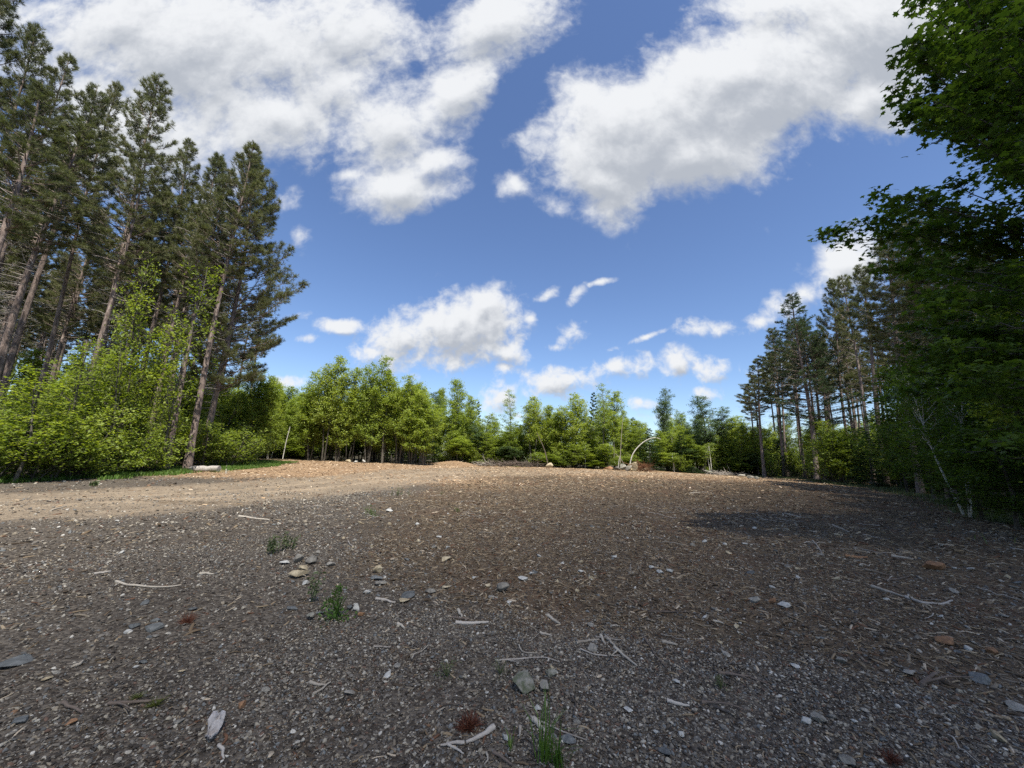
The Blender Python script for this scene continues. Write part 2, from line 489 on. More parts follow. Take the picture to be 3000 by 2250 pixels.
# ------------------------------------------------------------------ terrain
PATH = np.array([(-22, 5, 3.2), (-13.5, 10, 3.6), (-10.5, 14, 3.6), (-8.5, 21, 3.4), (-5, 31, 4.5), (2, 40, 6.5), (14, 44, 6), (27, 45, 4)])
EDGE_L = [(-40, 8), (-24, 12.3), (-20.6, 15), (-20.8, 18.5), (-21.5, 23), (-21, 28), (-22.5, 34), (-25, 45), (-27, 52)]
EDGE_R = [(11.5, 6), (14.8, 11.6), (19, 15.5), (23.5, 21), (28.5, 29), (31, 38), (31, 48), (29, 54)]

def hgt(x, y):
    x, y = np.asarray(x, float), np.asarray(y, float)
    h = .42 * sstep(14, 44, y) * (1 - .35 * sstep(12, 30, x))
    h = h + .10 * (vnoise(x, y, .16, 1) - .5) * sstep(2, 8, np.hypot(x, y)) + .05 * (vnoise(x, y, .5, 2) - .5) + .028 * (vnoise(x, y, 1.7, 3) - .5)
    h = h + .14 * np.exp(-((x + 14) ** 2 / 30 + (y - 34) ** 2 / 40)) * vnoise(x, y, .8, 4) + .5 * np.exp(-((x + 7) ** 2 / 6 + (y - 50) ** 2 / 3))
    h = h + .35 * np.exp(-((x - 17) ** 2 / 14 + (y - 53) ** 2 / 2))
    for T_ in (TRACK, TRACK2):
        h = h - .022 * np.exp(-((np.abs(poly_dist(x, y, T_)[0] - .8)) / .2) ** 2)
    rut = np.abs((y - 11.6) - (x + 12) * .12)
    h = h - .05 * np.exp(-(rut / .25) ** 2) * sstep(-12, -9.6, x) * (1 - sstep(-7.4, -6.4, x))
    return h - float(0)


def hz(x, y):
    return float(hgt(x, y))

def hit(u, v):                                 # where the ground shows at a photograph point
    d = ray(u, v)
    if d[2] >= -1e-4:
        d[2] = -1e-4
    t = EYE / -d[2]
    for _ in range(30):
        x, y = d[0] * t, d[1] * t
        t += ((EYE - hz(x, y)) / -d[2] - t) * .6
    return np.array([d[0] * t, d[1] * t, hz(d[0] * t, d[1] * t)])

def spot(u, v):                                # same, but never past the foot of the far trees
    p = hit(u, v)
    lim = 43.6 if 960 < u < 1250 else 49.4
    return np.array(base(u, lim)) if p[1] > lim else p

def base(u, Y):                                # ground point at depth Y seen in column u
    x = (u - 1500) / FPX * Y
    for _ in range(8):
        pu, _v = to_px((x, Y, hz(x, Y)))
        x += (u - pu) / FPX * Y * .97
    return x, Y, hz(x, Y)

def tall(x, Y, v):                             # height of a thing at (x, Y) whose top shows at row v
    lo, hi = .1, 60.
    z0 = hz(x, Y)
    for _ in range(40):
        mid = (lo + hi) / 2
        if to_px((x, Y, z0 + mid))[1] > v:
            lo = mid
        else:
            hi = mid
    return lo

def poly_dist(x, y, P):
    best, wv = np.full(np.shape(x), 1e9), np.zeros(np.shape(x))
    for a, b in zip(P[:-1], P[1:]):
        d = b[:2] - a[:2]
        t = np.clip(((x - a[0]) * d[0] + (y - a[1]) * d[1]) / (d @ d), 0, 1)
        q = np.hypot(x - a[0] - t * d[0], y - a[1] - t * d[1])
        wv = np.where(q < best, a[2] + t * (b[2] - a[2]), wv)
        best = np.minimum(best, q)
    return best, wv

TRACK = np.array([(-16, 3, 1), (-7, 6.5, 1), (-3.5, 11, 1), (-2, 18, 1), (1.5, 27, 1), (8, 36, 1), (18, 41, 1)], float)
TRACK2 = np.array([(-2, 0, 1), (1.5, 4, 1), (4.5, 9, 1), (6, 16, 1), (9, 26, 1), (14, 36, 1)], float)
def edge_x(E, y):
    E = np.array(E)
    return np.interp(y, E[:, 1], E[:, 0])

def masks(x, y):
    n1 = vnoise(x, y, .35, 5) - .5
    n2 = vnoise(x, y, 1.3, 6) - .5
    d, wv = poly_dist(x, y, PATH)
    path = 1 - sstep(.75, 1.15, d / wv + .35 * n1 + .2 * n2)
    bx = np.interp(y, [0, 3, 5, 8, 12, 16, 22, 40], [4.5, 3.0, -1.2, -2.6, -3.4, -4.4, -4.0, -3])
    brown = sstep(-1.0, 1.6, x - bx + 2.0 * n1 + .8 * n2)
    rut_shade = np.exp(-(((x + 9.6) / 1.6) ** 2 + ((y - 12.2 - .1 * (x + 9.6)) / .20) ** 2)) * .8  # shadow line of the small rut, painted into the soil colour
    path, brown = path * (1 - rut_shade), np.maximum(brown, rut_shade)
    wheel = np.exp(-((np.abs(d) - .85) / .28) ** 2) * path
    path = path * (1 - .35 * (1 - wheel) * (path > .5))
    brown = brown * (1 - .3 * sstep(2.0, 4.5, x - 1.2 * y + 3))      # grey again bottom right
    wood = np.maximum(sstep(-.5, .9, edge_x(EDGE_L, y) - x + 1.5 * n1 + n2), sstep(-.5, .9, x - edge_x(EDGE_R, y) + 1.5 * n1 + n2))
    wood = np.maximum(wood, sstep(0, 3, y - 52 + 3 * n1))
    fresh = sstep(18, 24, y + 3 * n1) * (1 - sstep(-5, 1, x)) * (1 - path)
    fresh = np.maximum(fresh, .85 * sstep(29, 37, y) * (1 - path))
    return path, brown, wood, fresh

def axis(lo, hi, f0, f1, st):
    a = list(np.arange(f0, f1 + 1e-6, st))
    q, s = f1, st
    while q < hi:
        s *= 1.35
        q += s
        a.append(q)
    q, s = f0, st
    while q > lo:
        s *= 1.35
        q -= s
        a.insert(0, q)
    return np.array(a)
xs, ys = axis(-900, 900, -42, 42, .22), axis(-900, 900, 0, 62, .22)
X, Y = np.meshgrid(xs, ys)
Z = hgt(X, Y)
nx, ny = len(xs), len(ys)
i = np.arange(ny - 1)[:, None] * nx + np.arange(nx - 1)[None]
mb = MB()
mb.add(np.stack([X, Y, Z], -1), np.stack([i, i + 1, i + nx + 1, i + nx], -1).reshape(-1, 4))

def ground_mat():
    m, t, o = mat('ground')
    at = t.nodes.new('ShaderNodeAttribute')
    at.attribute_name = 'zone'
    sp = t.nodes.new('ShaderNodeSeparateColor')
    t.links.new(at.outputs['Color'], sp.inputs[0])
    geo = t.nodes.new('ShaderNodeNewGeometry')
    pos = geo.outputs['Position']
    def noise(s, d=6, r=.6):
        n = t.nodes.new('ShaderNodeTexNoise')
        n.inputs['Scale'].default_value = s
        n.inputs['Detail'].default_value = d
        n.inputs['Roughness'].default_value = r
        t.links.new(pos, n.inputs['Vector'])
        return n.outputs['Fac']
    def voro(s, stretch=(1, 1, 1), rz=0):
        mp = t.nodes.new('ShaderNodeMapping')
        mp.inputs['Scale'].default_value = stretch
        mp.inputs['Rotation'].default_value = (0, 0, rz)
        t.links.new(pos, mp.inputs[0])
        n = t.nodes.new('ShaderNodeTexVoronoi')
        n.inputs['Scale'].default_value = s
        t.links.new(mp.outputs[0], n.inputs['Vector'])
        return n
    def mixc(f, a, b, bt='MIX'):
        n = t.nodes.new('ShaderNodeMix')
        n.data_type = 'RGBA'
        n.blend_type = bt
        for k, x in (('Factor', f), ('A', a), ('B', b)):
            if isinstance(x, (tuple, float, int)):
                n.inputs[k].default_value = (*x, 1) if isinstance(x, tuple) else x
            else:
                t.links.new(x, n.inputs[k])
        return n.outputs['Result']
    fine, mid, big = noise(38, 4, .7), noise(5, 8), noise(.5, 5)
    v1, v2 = voro(42), voro(18)
    sc1 = t.nodes.new('ShaderNodeSeparateColor')
    t.links.new(v1.outputs['Color'], sc1.inputs[0])
    sc2 = t.nodes.new('ShaderNodeSeparateColor')
    t.links.new(v2.outputs['Color'], sc2.inputs[0])
    peb = ramp(t, [(0, (.022, .017, .013)), (.3, (.058, .048, .038)), (.6, (.11, .094, .075)), (.85, (.18, .158, .128)), (1, (.30, .27, .22))])
    t.links.new(M(t, 'ADD', M(t, 'MULTIPLY', sc1.outputs[0], .6), M(t, 'MULTIPLY', fine, .42)), peb.inputs[0])
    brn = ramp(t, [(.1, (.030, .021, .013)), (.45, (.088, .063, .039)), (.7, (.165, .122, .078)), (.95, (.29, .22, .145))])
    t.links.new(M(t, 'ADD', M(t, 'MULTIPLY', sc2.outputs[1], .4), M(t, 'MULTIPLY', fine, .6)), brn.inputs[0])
    pth = ramp(t, [(.25, (.20, .152, .105)), (.5, (.31, .248, .175)), (.75, (.40, .335, .245))])
    t.links.new(M(t, 'ADD', M(t, 'MULTIPLY', mid, .6), M(t, 'MULTIPLY', fine, .4)), pth.inputs[0])
    frs = ramp(t, [(.2, (.13, .082, .048)), (.5, (.26, .175, .105)), (.8, (.40, .29, .185))])
    t.links.new(M(t, 'ADD', M(t, 'MULTIPLY', sc2.outputs[0], .45), M(t, 'MULTIPLY', fine, .55)), frs.inputs[0])
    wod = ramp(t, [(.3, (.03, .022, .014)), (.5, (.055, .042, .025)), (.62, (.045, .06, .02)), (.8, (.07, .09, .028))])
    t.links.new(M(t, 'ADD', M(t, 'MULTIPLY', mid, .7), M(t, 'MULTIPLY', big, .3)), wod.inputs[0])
    def soft(v):                                # break the zone edge up
        return M(t, 'ADD', v, M(t, 'MULTIPLY', M(t, 'SUBTRACT', mid, .5), M(t, 'MULTIPLY', M(t, 'MULTIPLY', v, M(t, 'SUBTRACT', 1.0, v)), 4.0)), clamp=True)
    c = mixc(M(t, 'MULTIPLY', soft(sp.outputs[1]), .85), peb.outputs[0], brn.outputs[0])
    redp = M(t, 'MULTIPLY', M(t, 'MULTIPLY', M(t, 'SUBTRACT', noise(.33, 4), .50), 5.0, clamp=True), sp.outputs[1], clamp=True)
    c = mixc(M(t, 'MULTIPLY', redp, .35), c, (.17, .082, .042))
    c = mixc(soft(at.outputs['Alpha']), c, frs.outputs[0])
    c = mixc(M(t, 'MULTIPLY', soft(sp.outputs[0]), .9), c, pth.outputs[0])
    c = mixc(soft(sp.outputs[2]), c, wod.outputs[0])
    c = mixc(1.0, c, mixc(big, (.55, .54, .54), (1.42, 1.38, 1.32)), 'MULTIPLY')
    p = t.nodes.new('ShaderNodeBsdfPrincipled')
    p.inputs['Roughness'].default_value = .95
    p.inputs['Specular IOR Level'].default_value = .15
    t.links.new(c, p.inputs['Base Color'])
    hh = M(t, 'ADD', M(t, 'MULTIPLY', v1.outputs['Distance'], -.8), M(t, 'ADD', M(t, 'MULTIPLY', v2.outputs['Distance'], -.5), M(t, 'MULTIPLY', mid, 1.4)))
    b = t.nodes.new('ShaderNodeBump')
    b.inputs['Strength'].default_value = .8
    b.inputs['Distance'].default_value = .035
    t.links.new(hh, b.inputs['Height'])
    t.links.new(b.outputs[0], p.inputs['Normal'])
    t.links.new(p.outputs[0], o.inputs[0])
    return m
MT['ground'] = ground_mat()
gm = mb.mesh('ground', [MT['ground']], True)
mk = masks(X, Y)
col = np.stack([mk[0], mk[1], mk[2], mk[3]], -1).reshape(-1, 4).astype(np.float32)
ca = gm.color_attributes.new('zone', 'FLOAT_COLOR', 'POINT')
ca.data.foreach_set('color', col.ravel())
ground = bpy.data.objects.new('ground', gm)
ground['kind'] = 'structure'
C.objects.link(ground)

# unseen cumulus mesh added behind the camera to shade the near half of the clearing
def shade_cloud_object():
    rg = rs(5)
    mc, t, o = mat('shade_cloud_white')
    d = t.nodes.new('ShaderNodeBsdfDiffuse')
    d.inputs[0].default_value = (.85, .86, .88, 1)
    tr = t.nodes.new('ShaderNodeBsdfTranslucent')
    tr.inputs[0].default_value = (.8, .82, .85, 1)
    tp = t.nodes.new('ShaderNodeBsdfTransparent')
    m1, m2 = t.nodes.new('ShaderNodeMixShader'), t.nodes.new('ShaderNodeMixShader')
    m1.inputs[0].default_value = .5
    t.links.new(d.outputs[0], m1.inputs[1])
    t.links.new(tr.outputs[0], m1.inputs[2])
    m2.inputs[0].default_value = SHADE_CLOUD_THIN
    t.links.new(m1.outputs[0], m2.inputs[1])
    t.links.new(tp.outputs[0], m2.inputs[2])
    t.links.new(m2.outputs[0], o.inputs[0])
    V, Fc = ico(5)
    nn = sum(np.sin(V @ rg.normal(size=3) * k + rg.uniform(0, 6)) / k for k in (2, 3, 4, 6, 9, 13, 20))
    V = V * (1 + .03 * nn[:, None])
    V = V * np.array([100, 100, 26])
    b = MB()
    b.add(V, Fc)
    ob = bpy.data.objects.new('cloud', b.mesh('cloud', [mc], True))
    hgt_c = 1500.
    sh = SUN / SUN[2] * hgt_c
    ob.location = (SHADE_CLOUD_AT[0] + sh[0], SHADE_CLOUD_AT[1] + sh[1], hgt_c)
    ob['kind'] = 'structure'
    C.objects.link(ob)
SHADE_CLOUD_THIN, SHADE_CLOUD_AT = .17, (85, -45)

def ico(sub):
    p = (1 + 5 ** .5) / 2
    V = np.array([(-1, p, 0), (1, p, 0), (-1, -p, 0), (1, -p, 0), (0, -1, p), (0, 1, p), (0, -1, -p), (0, 1, -p), (p, 0, -1), (p, 0, 1), (-p, 0, -1), (-p, 0, 1)], float)
    V = unit(V)
    Fc = np.array([(0, 11, 5), (0, 5, 1), (0, 1, 7), (0, 7, 10), (0, 10, 11), (1, 5, 9), (5, 11, 4), (11, 10, 2), (10, 7, 6), (7, 1, 8), (3, 9, 4), (3, 4, 2), (3, 2, 6), (3, 6, 8), (3, 8, 9), (4, 9, 5), (2, 4, 11), (6, 2, 10), (8, 6, 7), (9, 8, 1)])
    for _ in range(sub):
        E = np.sort(np.concatenate([Fc[:, [0, 1]], Fc[:, [1, 2]], Fc[:, [2, 0]]]), 1)
        U, inv = np.unique(E, axis=0, return_inverse=True)
        inv = inv.ravel()
        mid = unit(V[U[:, 0]] + V[U[:, 1]])
        k = len(Fc)
        a, b, c = inv[:k] + len(V), inv[k:2 * k] + len(V), inv[2 * k:] + len(V)
        V = np.concatenate([V, mid])
        Fc = np.concatenate([np.stack([Fc[:, 0], a, c], 1), np.stack([Fc[:, 1], b, a], 1), np.stack([Fc[:, 2], c, b], 1), np.stack([a, b, c], 1)])
    return V, Fc
shade_cloud_object()

# ------------------------------------------------------------------ things
def tag(o, label, cat, group=None, kind=None):
    o['label'] = label
    o['category'] = cat
    if group:
        o['group'] = group
    elif 'group' in o:
        del o['group']
    if kind:
        o['kind'] = kind

def link(name, me, parent=None):
    o = bpy.data.objects.new(name, me)
    C.objects.link(o)
    o.parent = parent
    return o

def proto(name, parts):                        # a thing with its parts, kept unlinked until it is placed
    r = bpy.data.objects.new(name, None)
    r.empty_display_size = .3
    return [r, [(pn, me) for pn, me in parts], False]

PROTO = {}
def put(pr, x, y, z, h, wd, rz, label, cat, group=None, tilt=(0, 0)):
    root, parts, used = pr
    if used:
        o = root.copy()
    else:
        o = root
        pr[2] = True
        pr[1] = parts = [(pn, bpy.data.objects.new(pn, me)) for pn, me in parts]
    C.objects.link(o)
    for pn, ob in parts:
        c = ob.copy() if used else ob
        C.objects.link(c)
        c.parent = o
    o.location = (x, y, z)
    o.rotation_euler = (tilt[0], tilt[1], rz)
    o.scale = (wd, wd, h)
    tag(o, label, cat, group)
    return o

# ---- red pines
def swaypath(H, n, amp, rg):
    t = np.linspace(0, 1, n)
    a, b = rg.uniform(0, 6.28, 2)
    return np.stack([amp * t * np.sin(2.2 * t * 2 + a) - amp * t * math.sin(a) * .3, amp * t * np.sin(1.7 * t * 2 + b), t * H], -1)

def limb_pts(p0, azm, L, e0, curve, n=6):
    s = np.linspace(0, 1, n)
    e = e0 + curve * s
    dz = np.concatenate([[0], np.cumsum(np.sin(e[1:]) * L / (n - 1))])
    dr = np.concatenate([[0], np.cumsum(np.cos(e[1:]) * L / (n - 1))])
    return p0 + np.stack([np.cos(azm) * dr, np.sin(azm) * dr, dz], -1)

def pine(seed, H=24., cs=.45, R=3.0, side=0., needles='needles_red', tuft=.235, kn=12, wn_=.018, white=False, low=None, dead=46, rad=.17, dz_=1.0, dn=5.0):
    rg = rs(seed)
    tr, cr = MB(), MB()
    P = swaypath(H, 14, .35, rg)
    t = np.linspace(0, 1, 14)
    r = rad * (1 - t) ** .8 + .018
    r[0] *= 1.35
    tube(tr, P, r, 9)
    def at(z):
        return np.array([np.interp(z, P[:, 2], P[:, q]) for q in range(3)])
    SA, SB, SR0, SR1 = [], [], [], []
    def seg(pp, r0, r1):
        n = len(pp) - 1
        q = np.linspace(r0, r1, n + 1)
        SA.append(pp[:-1]); SB.append(pp[1:]); SR0.append(q[:-1]); SR1.append(q[1:])
    TC, TD = [], []
    z = cs * H
    az0 = rg.uniform(0, 6.28)
    while z < H - .25:
        f = (z - cs * H) / (H * (1 - cs))
        nl = rg.integers(3, 6)
        for k in range(nl):
            azm = az0 + k * 6.28 / nl + rg.normal() * .35
            prof = (1 - f) ** .62 * (.45 + .55 * min(1, f / .22)) if not white else (1 - f) ** .8 * (.6 + .4 * min(1, f / .15))
            L = max(.35, R * prof * rg.uniform(.55, 1.15))
            if side:
                L *= 1 + side * math.cos(azm)
            e0 = (-.05 + .75 * f + rg.normal() * .12) if not white else (.02 + .5 * f + rg.normal() * .1)
            pp = limb_pts(at(z), azm, L, e0, .55 if not white else .25)
            seg(pp, .035 * (1 - f) + .014, .006)
            nt_ = int(4 + L * (dn if not white else 6))
            s = rg.uniform(.48 if f < .6 else .2, 1, nt_)
            s[:2] = (1, .93)
            idx = s * (len(pp) - 1)
            i0 = np.minimum(idx.astype(int), len(pp) - 2)
            fr = (idx - i0)[:, None]
            B0 = pp[i0] * (1 - fr) + pp[i0 + 1] * fr
            dirn = unit(pp[i0 + 1] - pp[i0])
            lat = unit(np.cross(dirn, [0, 0, 1.])) * rg.choice([-1, 1], nt_)[:, None]
            td = unit(dirn * .75 + lat * rg.uniform(.3, 1.1, (nt_, 1)) + np.array([0, 0, 1.]) * rg.uniform(-.05, .55 if not white else .2, (nt_, 1)))
            tl = (.22 + .34 * L * (1.08 - s) * rg.uniform(.6, 1.1, nt_))[:, None]
            tl[:2] = .2
            T1 = B0 + td * tl
            SA.append(B0); SB.append(T1); SR0.append(np.full(nt_, .010)); SR1.append(np.full(nt_, .005))
            mt = 4
            q = np.linspace(.35, 1, mt)
            cc = B0[:, None] + (T1 - B0)[:, None] * q[None, :, None]
            cc = cc + rg.normal(size=cc.shape) * .05
            TC.append(cc.reshape(-1, 3))
            TD.append(np.repeat(unit(td + np.array([0, 0, .35])), mt, 0))
        z += rg.uniform(.34, .60) * dz_
        az0 += 1.1
    # bare dead limbs below and inside the crown
    lo = low if low is not None else .16
    DA, DB, D0, D1 = [], [], [], []
    for _ in range(dead):
        zz = rg.uniform(lo, cs + .22) * H
        ff = (zz / H - lo) / (cs + .22 - lo)
        L = rg.uniform(.25, 1.0) * (.5 + 2.6 * ff)
        pp = limb_pts(at(zz), rg.uniform(0, 6.28), L, rg.uniform(-.5, .3), rg.uniform(-.3, .9), 5)
        pp[1:] += rg.normal(size=(4, 3)) * .04 * L
        q = np.linspace(.018 + .008 * ff, .004, 5)
        DA.append(pp[:-1]); DB.append(pp[1:]); D0.append(q[:-1]); D1.append(q[1:])
        for j in (2, 3, 3):
            e = pp[j] + unit(pp[j] - pp[j - 1] + rg.normal(size=3) * .05 + np.cross(pp[j] - pp[j - 1], [0, 0, 1]) * rg.choice([-1, 1])) * L * .32
            DA.append(pp[j][None]); DB.append(e[None]); D0.append(np.array([.008])); D1.append(np.array([.003]))
    prisms(tr, np.concatenate(SA), np.concatenate(SB), np.concatenate(SR0), np.concatenate(SR1), 0)
    if DA:
        prisms(tr, np.concatenate(DA), np.concatenate(DB), np.concatenate(D0), np.concatenate(D1), 1)
    TC, TD = np.concatenate(TC), np.concatenate(TD)
    tufts(cr, TC, TD, tuft, wn_, kn, rg)
    return proto('pine_tree', [('trunk', tr.mesh('pine_trunk', [MT['bark_pine'], MT['dead_wood']], True)), ('crown', cr.mesh('pine_crown', [MT[needles]]))])

# ---- broadleaved trees
def hardwood(seed, H=10., cs=.25, R=1.7, stems=1, leaf='leaf_young', ls=.15, per=13, limbs=34, up=.95, bark='bark_dark', rad=.06, spread=.5, shape='oval', twl=.6, name='hardwood_tree', tilt=1.1, lean=0.):
    rg = rs(seed)
    tr, cr = MB(), MB()
    SA, SB, S0, S1, LC = [], [], [], [], []
    for sN in range(stems):
        hN = H * (1 if sN == 0 else rg.uniform(.7, .97))
        P = swaypath(hN, 10, .12 * H * .25, rg)
        if stems > 1:
            a = sN * 6.28 / stems + rg.uniform(0, 1)
            t = np.linspace(0, 1, 10)
            P[:, 0] += math.cos(a) * (.12 + spread * t)
            P[:, 1] += math.sin(a) * (.12 + spread * t)
        P[:, 0] += lean * np.linspace(0, 1, 10) ** 2 * H
        t = np.linspace(0, 1, 10)
        rr = rad * (1 - t) ** .8 + .010
        tube(tr, P, rr, 7)
        nl = max(6, int(limbs / (stems ** .5)))
        for k in range(nl):
            f = (k + rg.uniform(0, 1)) / nl
            zz = (cs + (1 - cs) * f * .98) * hN
            p0 = np.array([np.interp(zz, P[:, 2], P[:, q]) for q in range(3)])
            prof = {'oval': (math.sin(math.pi * min(1, .18 + .82 * f)) ** .7 * .9 + .12), 'cone': (1 - f) ** .8 + .12, 'wide': (1 - f * .55) * min(1, .4 + 2 * f), 'top': min(1, .25 + 1.5 * f) * (1 - f) ** .35 + .1}[shape]
            L = R * prof * rg.uniform(.6, 1.15)
            azm = k * 2.4 + rg.normal() * .4
            pp = limb_pts(p0, azm, L, up * rg.uniform(.6, 1.2), .12 * up, 5)
            q = np.linspace(.022 * (1 - f) + .010, .004, 5)
            SA.append(pp[:-1]); SB.append(pp[1:]); S0.append(q[:-1]); S1.append(q[1:])
            nt_ = int(3 + L * 5)
            s = rg.uniform(.2, 1, nt_)
            s[0] = 1
            idx = s * 4
            i0 = np.minimum(idx.astype(int), 3)
            fr = (idx - i0)[:, None]
            B0 = pp[i0] * (1 - fr) + pp[i0 + 1] * fr
            dirn = unit(pp[i0 + 1] - pp[i0])
            td = unit(dirn * .7 + rg.normal(size=(nt_, 3)) * np.array([.7, .7, .6]))
            T1 = B0 + td * (twl * rg.uniform(.5, 1.1, nt_) * (1.15 - s * .6))[:, None]
            SA.append(B0); SB.append(T1); S0.append(np.full(nt_, .007)); S1.append(np.full(nt_, .003))
            q = rg.uniform(.25, 1.1, (nt_, per, 1))
            cc = B0[:, None] + (T1 - B0)[:, None] * q + rg.normal(size=(nt_, per, 3)) * np.array([.14, .14, .12]) * (ls / .15)
            LC.append(cc.reshape(-1, 3))
    prisms(tr, np.concatenate(SA), np.concatenate(SB), np.concatenate(S0), np.concatenate(S1), 0)
    leafquads(cr, np.concatenate(LC), ls, rg, tilt)
    return proto(name, [('trunk', tr.mesh('trunk', [MT[bark]], True)), ('crown', cr.mesh('crown', [MT[leaf]]))])

def fir(seed, H=6., R=1.5, cs=.04, name='fir_tree', needles='needles_fir'):
    rg = rs(seed)
    tr, cr = MB(), MB()
    tube(tr, np.stack([np.zeros(6), np.zeros(6), np.linspace(0, H, 6)], -1), np.linspace(.06, .006, 6), 6)
    SA, SB, TC, TD = [], [], [], []
    z = cs * H
    k = 0
    while z < H * .985:
        f = z / H
        L = (R * (1 - f) ** .85 + .08) * rg.uniform(.75, 1.15)
        azm = k * 2.4 + rg.normal() * .2
        pp = limb_pts(np.array([0, 0, z]), azm, L, .25 - .35 * (1 - f), .1, 5)
        SA.append(pp[:-1]); SB.append(pp[1:])
        n = int(6 + L * 16)
        s = rg.uniform(.12, 1, n)
        s[0] = 1
        B0 = pp[0] + (pp[-1] - pp[0]) * s[:, None]
        d = unit(pp[-1] - pp[0])
        lat = unit(np.cross(d, [0, 0, 1.]))
        sg = rg.choice([-1, 1], n)[:, None]
        wl = .42 * L * (1.12 - s)[:, None] * rg.uniform(.4, 1, (n, 1))
        T1 = B0 + (d * .6 + lat * sg) * wl
        SA.append(B0); SB.append(T1)
        for q in (.35, .7, 1.0):
            TC.append(B0 + (T1 - B0) * q)
            TD.append(unit(d * .8 + lat * sg * .8 + np.array([0, 0, .1])))
        k += 1
        z += H * .010 + .03
    prisms(tr, np.concatenate(SA), np.concatenate(SB), .006, .003)
    tufts(cr, np.concatenate(TC), np.concatenate(TD), .13, .03, 7, rg, spread=.7)
    return proto(name, [('trunk', tr.mesh('trunk', [MT['bark_grey']], True)), ('crown', cr.mesh('crown', [MT[needles]]))])

def in_view(x, y, z0, h, r=2.5):
    for zz in (z0, z0 + h * .5, z0 + h):
        d = R_.T @ (np.array([x, y, zz]) - np.array([0, 0, EYE]))
        if -d[2] < .5:
            continue
        u, v = 1500 + FPX * d[0] / -d[2], 1125 - FPX * d[1] / -d[2]
        m = FPX * r / -d[2]
        if -m < u < 3000 + m and -m < v < 2250 + m:
            return True
    return False

rnd = random.Random(11)
PINES = [pine(100 + q, 24, cs, R, side) for q, (cs, R, side) in enumerate([(.46, 3.5, 0), (.56, 3.1, .1), (.42, 3.7, .15), (.62, 2.8, 0), (.52, 3.3, 0)])]
PINE_EDGE = pine(120, 21, .22, 4.3, .25, dead=70, low=.12, dz_=.72, dn=6.5)
PINE_THIN = [pine(130 + q, 24, .58, 2.0, 0, dead=80) for q in range(2)]
WHITE = pine(140, 22, .30, 4.2, 0, needles='needles_white', tuft=.15, white=True, dead=30)

used_spots = []
def free(x, y, d):
    return all((x - a) ** 2 + (y - b) ** 2 > d * d for a, b in used_spots)

def place_pine(pr, u, Yd, vtop, label, group=None, H=24., wd=1.0, rz=None):
    x, y, z = base(u, Yd)
    h = tall(x, y, vtop) if vtop is not None else H * rnd.uniform(.9, 1.05)
    used_spots.append((x, y))
    return put(pr, x, y, z - .05, h / H, wd, rz if rz is not None else rnd.uniform(0, 6.28), label, 'tree', group)

# notable pines of the left stand, each by where its tip shows and how deep it stands
def pine_tip(pr, u, v, Yd, label, H=24., wd=1.0, rz=None):
    d = ray(u, v)
    x = d[0] / d[1] * Yd
    z = hz(x, Yd)
    h = EYE + d[2] / d[1] * Yd - z
    used_spots.append((x, Yd))
    return put(pr, x, Yd, z - .05, h / H, wd, rz if rz is not None else rnd.uniform(0, 6.28), label, 'tree')
place_pine(PINES[1], 548, 25.5, 425, 'red pine whose bare trunk stands right beside the short grey log', wd=1.1)
place_pine(PINES[1], 486, 25.0, 520, 'red pine with a pale broken branch stub, just left of the one beside the log', wd=.85)
pine_tip(PINE_EDGE, 752, 470, 29, 'dense low branched red pine closing the right edge of the left stand', H=21, wd=1.2, rz=-.2)
pine_tip(PINES[2], 640, 455, 30, 'full crowned red pine between the two rightmost tops of the left stand', wd=1.15)
pine_tip(PINES[0], 480, 236, 24.5, 'red pine with the pointed central peak standing above the middle of the left stand', wd=1.1)
pine_tip(PINES[3], 268, 238, 21, 'red pine forming the first peak left of the pointed central one', wd=.95)
pine_tip(PINES[4], 350, 262, 25, 'red pine forming the small double top next to the pointed central peak', wd=.8)
pine_tip(PINES[4], 560, 415, 28, 'red pine filling the notch right of the pointed central peak', wd=.95)
pine_tip(PINES[1], 185, 165, 19.5, 'red pine whose top ends where the left outline steps steeply upward', wd=.8)
pine_tip(PINES[3], 105, 60, 18.5, 'red pine with a clumpy dark top near the upper left corner', wd=.8)
pine_tip(PINES[1], 50, -130, 18, 'pinkish barked red pine rising out of the frame at the upper left', wd=1.0)
pine_tip(PINES[0], -60, -200, 16.5, 'outermost red pine cut by the left border of the view', wd=.9)
cnt = 0
for _ in range(4000):
    x, y = rnd.uniform(-70, -21.5), rnd.uniform(14, 52)
    if x > edge_x(EDGE_L, y) - 1.6 or not free(x, y, 3.0) or (y > 31 and x > -34) or (y > 25 and x > -24):
        continue
    if not in_view(x, y, 0, 22):
        continue
    used_spots.append((x, y))
    far = (x * x + y * y) ** .5 > 44
    pr = rnd.choice(PINE_THIN + PINES[:2] + PINES[3:])
    hh = rnd.uniform(.86, .98) * (1.0 if x < -26 else .9)
    # keep the stand's stepped outline: trees further back must not stand above it
    u, v = to_px((x, y, 24 * hh))
    for _k in range(40):
        u, v = to_px((x, y, 24 * hh + .3))
        if v > np.interp(u, [0, 60, 110, 180, 250, 330, 480, 560, 680, 800, 870], [-300, 40, 160, 270, 330, 360, 380, 470, 560, 700, 1100]) or hh < .3:
            break
        hh *= .97
    if hh < .5:
        continue
    put(pr, x, y, hz(x, y) - .05, hh, rnd.uniform(.85, 1.05), rnd.uniform(0, 6.28),
        'one of the many red pines packed inside the left stand behind its front trunks', 'tree', 'red pines inside the left stand')
    cnt += 1
    if cnt > 60:
        break
print('left pines', cnt)

